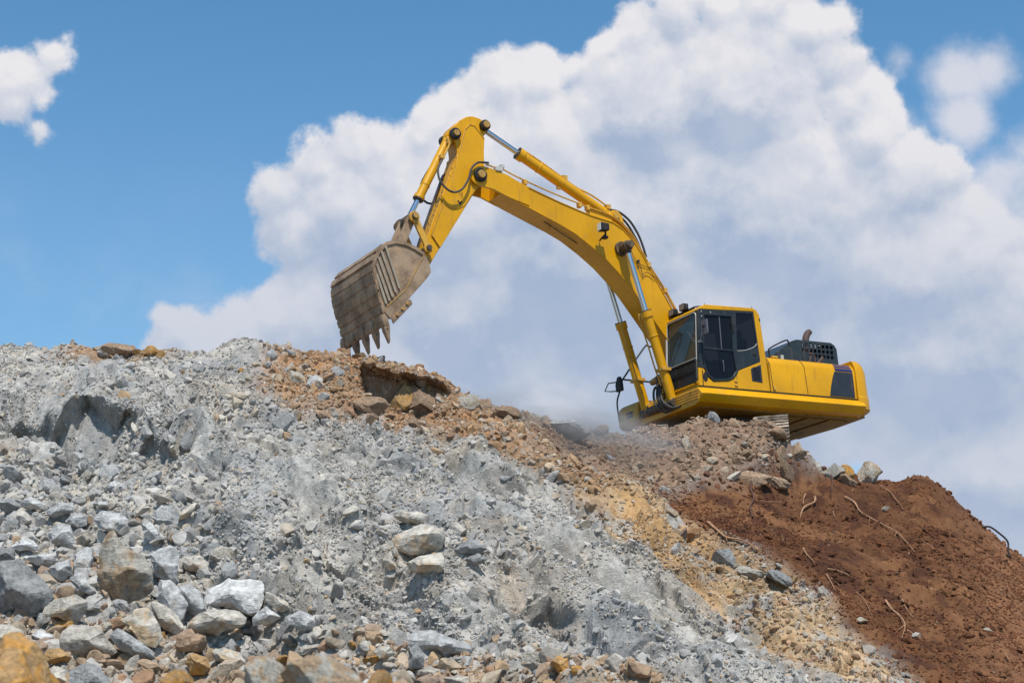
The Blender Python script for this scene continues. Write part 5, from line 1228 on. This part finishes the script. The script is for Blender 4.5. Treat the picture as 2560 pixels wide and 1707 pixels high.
MB().tube([(5.12, .03, 6.66), (4.75, .03, 6.48), (4.16, .03, 6.16), (3.82, .03, 5.98), (3.45, .05, 5.84), (3.05, .06, 5.62)], .02, 8, 4).box(4.08, 4.20, -.06, .10, 6.04, 6.20).box(3.02, 3.12, -.04, .12, 5.56, 5.66).box(4.2, 4.3, -.04, .04, 5.90, 5.96).build('oil_pipe', M['yellow_worn'], ac, bevel=0)
bc = hyd('bucket_cylinder', (6.90, 6.70), (7.96, 4.72), .735, .095, .055, 0)
MB().tube([(7.02, .14, 6.62), (6.98, .17, 6.50), (7.10, .16, 6.25), (7.20, .16, 6.05)], .022, 8, 3).box(6.93, 7.03, .06, .18, 6.50, 6.60).box(7.12, 7.22, .06, .20, 6.14, 6.22).build('oil_pipe', M['yellow_worn'], bc, bevel=0)

# --- arm
apoly = [(6.96, 6.72), (6.92, 6.86), (6.72, 7.05), (6.56, 7.15), (6.42, 7.18), (6.24, 7.15), (6.10, 7.08), (6.06, 6.98), (6.10, 6.88), (6.17, 6.76), (6.21, 6.40), (6.22, 5.95), (6.25, 5.72), (6.44, 5.50), (6.90, 4.80), (7.43, 4.01), (7.56, 3.80), (7.62, 3.72), (7.72, 3.72), (7.76, 3.80), (7.72, 4.05), (7.62, 4.36), (7.28, 5.20), (7.02, 5.82), (6.82, 6.30), (6.84, 6.50), (6.90, 6.60)]
am = MB(); am.prism(apoly, 1, -.20, .20); ao = am.build('arm', M['yellow'], EX, bevel=.012)
for s_ in (1, -1):
    y0, y1 = (.2005, .225) if s_ > 0 else (-.225, -.2005)
    q = MB(); q.prism([(6.80, 6.28), (6.62, 6.86), (6.50, 6.98), (6.40, 6.96), (6.17, 6.70), (6.20, 6.40), (6.21, 5.95), (6.24, 5.74), (6.44, 5.52), (6.89, 4.83), (7.33, 4.16), (7.52, 4.42), (7.25, 5.08), (7.0, 5.68)], 1, y0, y1); q.build('side_plate', M['yellow'], ao, bevel=.006)
    q = MB(); q.cyl((6.16, s_*.20, 6.99), (6.16, s_*.30, 6.99), .115, n=24); q.build('pin_collar', M['black'], ao, bevel=.006)
    q = MB(); q.cyl((6.16, s_*.30, 6.99), (6.16, s_*.35, 6.99), .075, n=24); q.build('pin_cap', M['pincap'], ao, bevel=.006)
    q = MB(); q.cyl((6.88, s_*.20, 6.70), (6.88, s_*.29, 6.70), .125, n=12); q.build('pin_collar', M['black'], ao, bevel=.006)
    q = MB(); q.cyl((6.88, s_*.29, 6.70), (6.88, s_*.34, 6.70), .065, n=24); q.build('pin_cap', M['pincap'], ao, bevel=.006)
    q = MB(); q.tube([(x, (y1+.004) if s_ > 0 else (y0-.004), z) for x, z in ((7.34, 4.17), (7.52, 4.42), (7.25, 5.08), (7.0, 5.68), (6.80, 6.28), (6.63, 6.84), (6.50, 6.97), (6.40, 6.95), (6.18, 6.70))], .011, 6, 0); q.build('weld_seam', M['yellow_worn'], ao, bevel=0)
    # round doubler plate below the boom pin
    q = MB(); q.prism([(6.30, 5.72), (6.60, 5.32), (6.72, 5.14), (6.90, 5.04), (7.06, 5.05), (7.18, 5.12), (7.24, 5.22), (7.22, 5.32), (6.98, 5.72), (6.90, 5.95), (6.85, 6.25), (6.40, 6.25)], 1, y1+.0003 if s_ > 0 else y0-.014, y1+.014 if s_ > 0 else y0-.0003); q.build('doubler_plate', M['yellow'], ao, bevel=.005)
# warning triangle sticker and the small pictogram under it
q = MB(); tri = [(6.86, 5.39), (6.76, 5.42), (6.77, 5.28)]; cxy = (sum(p[0] for p in tri)/3, sum(p[1] for p in tri)/3)
q.prism(tri, 1, .2375, .2395, [[(cxy[0]+(x-cxy[0])*.78, cxy[1]+(z-cxy[1])*.78) for x, z in tri]])
q.prism([(6.79, 5.345), (6.805, 5.345), (6.80, 5.385), (6.785, 5.385)], 1, .2375, .2395)
q.prism([(6.91, 5.21), (6.87, 5.24), (6.84, 5.20), (6.79, 5.24), (6.78, 5.19), (6.82, 5.17), (6.80, 5.12), (6.845, 5.14), (6.87, 5.18)], 1, .2375, .2395)
q.build('warning_sticker', M['black'], ao, bevel=0)
# paint chips and grease round the boom pin
rc = random.Random(4); ch = MB()
for k in range(46):
    x = rc.gauss(6.62, .09); z = rc.gauss(5.88, .14); w_ = rc.uniform(.006, .03); h_ = rc.uniform(.008, .05); a = rc.uniform(-.6, .2)
    ch.prism([(x, z), (x+w_, z+a*w_), (x+w_*.8, z+h_), (x-w_*.3, z+h_*.7)], 1, .2252, .2272)
for k in range(26):
    t = rc.random(); x = 7.55-t*.75+rc.uniform(.01, .07); z = 4.50+t*1.75; w_ = rc.uniform(.006, .02); h_ = rc.uniform(.02, .07)
    ch.prism([(x, z), (x+w_, z), (x+w_*.7, z+h_), (x-w_*.3, z+h_)], 1, .2005, .2025)
ch.build('paint_chips', M['pin'], ao, bevel=0)
# dark strip standing in for shade on the far part of the arm's front
q = MB(); q.prism([(7.76, 3.86), (7.73, 4.10), (7.63, 4.38), (7.30, 5.20), (7.04, 5.84), (7.0, 5.92), (6.99, 5.86), (7.27, 5.18), (7.60, 4.36), (7.70, 4.06)], 1, -.198, -.06); q.build('front_shade_strip', M['pin'], ao, bevel=.003)
# hose loop
MB().tube([(6.18, .36, 6.11), (6.30, .37, 6.10), (6.45, .38, 6.07), (6.60, .38, 5.93), (6.70, .39, 5.66), (6.87, .39, 5.42), (7.07, .39, 5.34), (7.24, .38, 5.42), (7.35, .34, 5.60), (7.34, .28, 5.84), (7.24, .22, 6.02), (7.18, .17, 6.12)], .024, 10, 5).build('bucket_hose', M['hose'], ao, bevel=0)
MB().tube([(6.3, -.36, 6.08), (6.6, -.38, 5.93), (6.95, -.39, 5.45), (7.22, -.38, 5.32), (7.42, -.34, 5.42), (7.45, -.28, 5.7), (7.3, -.16, 6.02)], .024, 10, 5).build('bucket_hose', M['hose'], ao, bevel=0)

# --- links between cylinder, arm and bucket
LP = (7.96, 4.72)
def bar2(mb, a, b, y0, y1, ra, rb):
    va = Vector((a[0], a[1])); vb = Vector((b[0], b[1])); d = (vb-va).normalized(); n_ = Vector((-d.y, d.x)); an = math.degrees(math.atan2(d.y, d.x))
    pts = arc(b[0], b[1], rb, an-90, an+90, 8)+arc(a[0], a[1], ra, an+90, an+270, 8)
    mb.prism(pts, 1, y0, y1); return mb
rk = MB()
for y0, y1 in ((.29, .35), (-.35, -.29)):
    bar2(rk, LP, (7.665, 4.08), y0, y1, .065, .065); rk.cyl((LP[0], y0-.003, LP[1]), (LP[0], y1+.003, LP[1]), .115, n=24); rk.cyl((7.665, y0-.003, 4.08), (7.665, y1+.003, 4.08), .10, n=24)
rko = rk.build('rocker_links', M['yellow_worn'], EX, bevel=.008)
hl = MB(); bar2(hl, LP, (8.28, 4.02), .14, .24, .085, .085); bar2(hl, LP, (8.28, 4.02), -.24, -.14, .085, .085); hl.box(8.05, 8.13, -.14, .14, 4.34, 4.42); hl.build('push_link', M['bucket'], EX, bevel=.012)
MB().cyl((LP[0], -.44, LP[1]), (LP[0], .40, LP[1]), .07, n=20).cyl((LP[0], -.30, LP[1]), (LP[0], -.24, LP[1]), .13).cyl((LP[0], -.42, LP[1]), (LP[0], -.36, LP[1]), .11).build('link_pin', M['pin'], rko, bevel=.006)
MB().cyl((LP[0], .40, LP[1]), (LP[0], .425, LP[1]), .055).build('pin_cap', M['pincap'], rko, bevel=.004)
MB().cyl((7.665, -.38, 4.08), (7.665, .40, 4.08), .06, n=18).build('arm_pin', M['pin'], rko, bevel=.006)

# --- bucket
prof = [(7.99, 3.80), (8.19, 3.91), (8.42, 3.985), (8.64, 4.00), (8.84, 3.94), (9.00, 3.79), (9.12, 3.60), (9.165, 3.41), (9.14, 3.20), (9.08, 2.92), (9.00, 2.69), (8.955, 2.48), (8.93, 2.30)]
BW = .98; BC = -.20   # half width and centre line
bk = MB()
# curved shell, 40 mm plate, from hinge to lip
inner = []
for i, (x, z) in enumerate(prof):
    a = prof[max(i-1, 0)]; b = prof[min(i+1, len(prof)-1)]; dx, dz = b[0]-a[0], b[1]-a[1]; L = math.hypot(dx, dz); inner.append((x+dz/L*.04*1, z-dx/L*.04*1))
for k in range(len(prof)-1):
    bk.prism([prof[k], prof[k+1], inner[k+1], inner[k]], 1, -BW+.022, BW-.022)
so_ = bk.build('bucket', M['bucket'], EX, bevel=0)
side = prof[:-1]+[(8.92, 2.40), (8.80, 2.36), (8.76, 2.40), (8.40, 2.80), (8.00, 3.24), (7.87, 3.41), (7.90, 3.60)]
for s_ in (1, -1):
    y0, y1 = (BW-.022, BW) if s_ > 0 else (-BW, -BW+.022)
    q = MB(); q.prism(side, 1, y0, y1); q.build('side_plate', M['bucket'], so_, bevel=.006)
    # cheek plate along the cutting edge, rim and diagonal ribs
    e0, e1 = (y1, y1+.02) if s_ > 0 else (y0-.02, y0)
    q = MB(); q.prism([(7.99, 3.78), (8.46, 2.98), (8.88, 2.60), (8.93, 2.50), (8.80, 2.36), (8.40, 2.80), (8.00, 3.24), (7.87, 3.41), (7.90, 3.60)], 1, e0, e1); q.build('cheek_plate', M['bucket'], so_, bevel=.006)
    q = MB(); rim = prof; rin = [(x+(8.5-x)*.09, z+(3.2-z)*.09) for x, z in prof]
    for k in range(0, 9): q.prism([rim[k], rim[k+1], rin[k+1], rin[k]], 1, e0, e1+.012 if s_ > 0 else e1)
    q.build('rim_strip', M['bucket'], so_, bevel=.003)
    for (a, b) in (((8.86, 3.83), (8.60, 3.02)), ((8.955, 3.72), (8.68, 2.93)), ((9.02, 3.58), (8.755, 2.83)), ((9.06, 3.42), (8.83, 2.75)), ((9.07, 3.22), (8.90, 2.68))):
        q = MB(); bar2(q, a, b, e0-(.02 if s_ < 0 else 0), e1+(.02 if s_ > 0 else 0), .024, .024); q.build('wear_rib', M['rib'], so_, bevel=.004)
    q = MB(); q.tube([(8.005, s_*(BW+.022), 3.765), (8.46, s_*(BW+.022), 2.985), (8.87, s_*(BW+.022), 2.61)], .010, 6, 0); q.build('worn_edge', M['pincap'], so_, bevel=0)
    # side cutter with three bolts
    q = MB(); q.prism([(8.40, 2.80), (8.72, 2.46), (8.80, 2.36), (8.76, 2.26), (8.33, 2.70), (8.34, 2.76)], 1, (BW+.0205) if s_ > 0 else -BW-.055, BW+.055 if s_ > 0 else -BW-.0205); sc2 = q.build('side_cutter', M['bucket'], so_, bevel=.01)
    q = MB()
    for t in (.1, .42, .78): q.cyl((8.42+t*.34, s_*(BW+.055), 2.735-t*.36), (8.42+t*.34, s_*(BW+.08), 2.735-t*.36), .034, n=6)
    q.build('cutter_bolts', M['pincap'], sc2, bevel=.003)
# wear strips across the shell, the wrap plate bands
rb = random.Random(3)
for k, (t0, t1, th) in enumerate(((.40, .455, .035), (.485, .54, .04), (.57, .625, .016), (.645, .70, .018), (.72, .775, .016), (.79, .84, .018), (.86, .91, .016))):
    def pt(t, o):
        f = t*(len(prof)-1); i = min(int(f), len(prof)-2); u = f-i; a, b = prof[i], prof[i+1]; dx, dz = b[0]-a[0], b[1]-a[1]; L = math.hypot(dx, dz)
        return (a[0]+dx*u-dz/L*o, a[1]+dz*u+dx/L*o)
    q = MB(); segs = (3, 2, 3, 4, 3, 2, 3)[k] if k > 1 else 1
    for j in range(segs):
        ya = -BW-.01+(2*BW+.02)*j/segs; yb = -BW-.01+(2*BW+.02)*(j+1)/segs-(.004 if segs > 1 else 0); d = rb.uniform(-.004, .004) if segs > 1 else 0
        q.prism([pt(t0+d, -.002), pt(t0+d, th), pt(t1+d, th), pt(t1+d, -.002)], 1, ya, yb)
    q.build('wear_strip', M['bucket'], so_, bevel=.006)
q = MB()  # raised patches on the upper shell
for k in range(24):
    t0 = rb.uniform(.10, .34); ya = rb.uniform(-.9, .7)
    q.prism([pt(t0, -.002), pt(t0, .016), pt(t0+.03, .016), pt(t0+.03, -.002)], 1, ya, ya+rb.uniform(.08, .22))
q.build('hardfacing', M['rust'], so_, bevel=.002)
# ears
q = MB()
for y in (-.07, .40):
    q.prism([(7.78, 3.60), (7.66, 3.72), (7.68, 3.90), (7.80, 3.96), (8.12, 4.02), (8.22, 4.12), (8.36, 4.12), (8.46, 3.96), (8.2, 3.80), (7.98, 3.70)], 1, y, y+.06)
q.build('ears', M['bucket'], so_, bevel=.008)
MB().cyl((7.74, -.16, 3.82), (7.74, .56, 3.82), .065).cyl((8.29, -.14, 4.03), (8.29, .54, 4.03), .06).build('bucket_pins', M['pin'], so_, bevel=.005)
# lip and the five teeth
MB().prism([(8.952, 2.34), (8.925, 2.235), (8.885, 2.235), (8.885, 2.36)], 1, -BW, BW).build('lip', M['bucket'], so_, bevel=.006)
for k in range(5):
    y = -.92+k*.46
    def sec_(x, z, hw, hd, n=None): return [(x+hd, y-hw, z), (x+hd, y+hw, z), (x-hd, y+hw, z+.02), (x-hd, y-hw, z+.02)]
    ad = MB(); ad.loft([sec_(8.95, 2.44, .06, .035), sec_(8.925, 2.34, .082, .065), sec_(8.905, 2.26, .080, .070), sec_(8.88, 2.19, .065, .060), sec_(8.875, 2.17, .05, .05)])
    ado = ad.build('tooth_holder', M['bucket'], so_, bevel=.012)
    tt = MB(); tt.loft([sec_(8.88, 2.195, .072, .062), sec_(8.872, 2.13, .072, .055), sec_(8.85, 2.03, .054, .038), sec_(8.825, 1.92, .038, .024), sec_(8.82, 1.875, .024, .012)])
    tt.build('tooth', M['bucket'], ado, bevel=.012)
    MB().cyl((8.88, y-.084, 2.165), (8.88, y+.084, 2.165), .016, n=8).build('tooth_pin', M['pin'], ado, bevel=0)

so_.location.y += BC
# ------------------------------------------------------------------ roots and twigs on the soil
def bark(name, col):
    m, t, b = new_mat(name); oc = t.node('ShaderNodeTexCoord').outputs['Object']
    t.l.new(t.mix(t.ramp(t.noise(oc, 20, 5), .35, .65), tuple(c*.6 for c in col), col), b.inputs['Base Color']); b.inputs['Roughness'].default_value = .9; return m
ROOT = bark('pale_root', (.40,.22,.12)); DROOT = bark('dark_root', (.12,.05,.03)); TWIG = bark('black_twig', (.03,.022,.02))
def root(name, label, cat, pxs, r, mat, lift=.03, Y=None, group=None, taper=.7):
    pts = []
    yl = None
    for (px, py) in pxs:
        p = on_ground(px, py)
        if p is None or (yl is not None and abs(p[1]-yl) > 1.2): p = at(px, py, yl or 36)
        yl = p[1]
        pts.append(p)
    c = np.mean(pts, 0); rr_ = random.Random(len(label)); P = []
    for p in pts: P.append(Vector(p)-Vector(c)+Vector((rr_.uniform(-.012, .012), -lift, lift+rr_.uniform(0, .015))))
    mb_ = MB().tube(P, lambda t: .62*r*(1-taper*t)*(1+.12*math.sin(t*19)+.08*math.sin(t*47)), 8, 5)
    if r >= .013:
        for q_ in range(1, len(P)-1):
            if rr_.random() < .75:
                d_ = (P[q_+1]-P[q_]); sd = Vector((rr_.choice((-1, 1))*rr_.uniform(.05, .14), -.02, -rr_.uniform(.02, .12)))
                mb_.tube([P[q_], P[q_]+sd*.5+d_*.15, P[q_]+sd+d_*.5+Vector((0, .03, 0))], lambda t: .62*r*.38*(1-.8*t), 6, 3)
    o = mb_.build(name, mat, None, bevel=0)
    o.location = c; return tag(o, label, cat, group)
root('root', 'thick pale root hanging in a hook near the top of the dark soil', 'root', [(2036,1248),(2034,1262),(2012,1275),(2003,1292),(1998,1315),(1988,1340)], .040, ROOT, .05)
root('root', 'stout bent root running from the top centre of the soil down to the right', 'root', [(2112,1248),(2135,1262),(2150,1285),(2175,1300),(2205,1315),(2240,1335),(2265,1360),(2285,1385)], .036, ROOT, .04)
root('root', 'short stub of root just left of the thick hooked one', 'root', [(2012,1240),(2008,1252),(2006,1266)], .03, ROOT, .04)
root('root', 'thick brown root at the left edge of the soil beside the tan rubble', 'root', [(1770,1312),(1795,1335),(1815,1350),(1850,1356),(1880,1368),(1896,1380)], .045, ROOT, .04)
root('root', 'thin root arching below the skyline boulders', 'root', [(2200,1218),(2225,1235),(2240,1252),(2255,1270),(2262,1292)], .018, ROOT, .03)
root('root', 'curling root low on the soil with a pale forked end', 'root', [(2214,1508),(2230,1530),(2252,1550),(2260,1570),(2252,1602)], .032, ROOT, .04)
root('root', 'thin curved root right of the low forked one', 'root', [(2255,1502),(2262,1522),(2275,1538),(2284,1548)], .016, ROOT, .03)
root('root', 'short root lying nearly level in the middle of the soil', 'root', [(2070,1428),(2095,1432),(2115,1440),(2124,1444)], .022, ROOT, .03)
root('root', 'two jointed root in the left middle of the soil', 'root', [(2008,1375),(2016,1390),(2028,1402),(2038,1412)], .024, ROOT, .03)
root('root', 'thin root pointing down left of the level one', 'root', [(2066,1440),(2078,1458),(2086,1474),(2090,1482)], .018, ROOT, .03)
root('root', 'fine root beside the two jointed one, leaning right', 'root', [(2078,1450),(2092,1462),(2100,1470)], .014, ROOT, .03)
root('root', 'small kinked rootlet below the hooked root', 'root', [(2082,1280),(2088,1294),(2104,1298)], .014, ROOT, .02)
root('root', 'long hair thin root down the centre right of the soil', 'root', [(2300,1355),(2320,1365),(2335,1378),(2342,1386)], .012, ROOT, .03)
root('root', 'fine dark root stretched across the soil below the tan stones', 'root', [(1900,1255),(1940,1258),(1975,1256)], .016, ROOT, .02)
root('root', 'wiry root above the low forked one', 'root', [(2140,1485),(2155,1500),(2165,1515),(2175,1540)], .013, ROOT, .03)
root('root', 'thin root near the lower left tip of the forked root', 'root', [(2265,1578),(2285,1592),(2305,1604)], .018, ROOT, .03)
root('root', 'small curved rootlet at the far lower right of the soil', 'root', [(2514,1640),(2524,1654),(2536,1662)], .014, ROOT, .03)
root('root', 'slanting dark root at the far right middle of the soil', 'root', [(2470,1528),(2490,1524),(2510,1520)], .016, DROOT, .03)
root('root', 'dark root tangle hanging under the tan boulders', 'root', [(1880,1198),(1876,1225),(1884,1250),(1876,1275),(1884,1298)], .045, DROOT, .04)
root('root', 'dark stub of root casting a straight shadow near the hooked root', 'root', [(2078,1195),(2080,1215),(2077,1240)], .025, DROOT, .05)
root('straw', 'pale straw stuck in the rubble left of the reddish brown boulder', 'straw', [(868,1022),(884,1004)], .022, ROOT, .06)
# black twig on the right skyline
tp = [at(2455,1318,36.2), at(2474,1316,36.2), at(2495,1330,36.15), at(2515,1347,36.1), at(2521,1360,36.1), at(2520,1376,36.0), at(2528,1394,35.9)]
c0 = Vector(tp[0]); tw = MB().tube([Vector(p)-c0 for p in tp], .019, 8, 3).build('twig', TWIG, None, bevel=0); tw.location = c0
tag(tw, 'black crooked twig sticking out of the soil on the right skyline', 'twig')
# dry weed sprouting beside the track
wd = MB(); c0 = Vector(at(1944,1110,37.0)); rw = random.Random(2)
for k in range(9):
    a = rw.uniform(-.12, .12); wd.tube([(0, 0, 0), (a*.5, rw.uniform(-.03, .03), .06), (a*1.3, rw.uniform(-.05, .05), rw.uniform(.10, .16))], .005, 5, 3)
wo_ = wd.build('dry_weed', ROOT, None, bevel=0); wo_.location = c0; tag(wo_, 'tiny dry weed growing between the stones under the track', 'weed')

# ------------------------------------------------------------------ dust kicked up below the boom
dm = bpy.data.materials.new('dust'); dm.use_nodes = True; t = NT(dm.node_tree); dm.node_tree.nodes.clear()
oc = t.node('ShaderNodeTexCoord').outputs['Object']
pv = t.node('ShaderNodeVolumePrincipled'); pv.inputs['Color'].default_value = (.93,.87,.84,1); pv.inputs['Anisotropy'].default_value = .2
ln = t.vec('LENGTH', oc, out=1)
f = t.ramp(ln, .25, 1.0, 1.0, 0.0)
n = t.ramp(t.noise(oc, 2.2, 4, .6), .38, .68)
t.l.new(t.math('MULTIPLY', t.math('MULTIPLY', f, n), 1.7), pv.inputs['Density'])
out = t.node('ShaderNodeOutputMaterial'); t.l.new(pv.outputs[0], out.inputs['Volume'])
def dust(c, s, rot=0):
    bm = bmesh.new(); bmesh.ops.create_icosphere(bm, subdivisions=3, radius=1); me = bpy.data.meshes.new('dust_cloud'); bm.to_mesh(me); bm.free()
    o = link_mesh('dust_cloud', me, dm); o.location = c; o.scale = s; o.rotation_euler = (0, rot, 0); return o
tag(dust(at(1400,1090,35.7), (3.2, 1.7, 1.0), .16), 'pale brown dust drifting over the rubble below the boom', 'dust', kind='stuff')
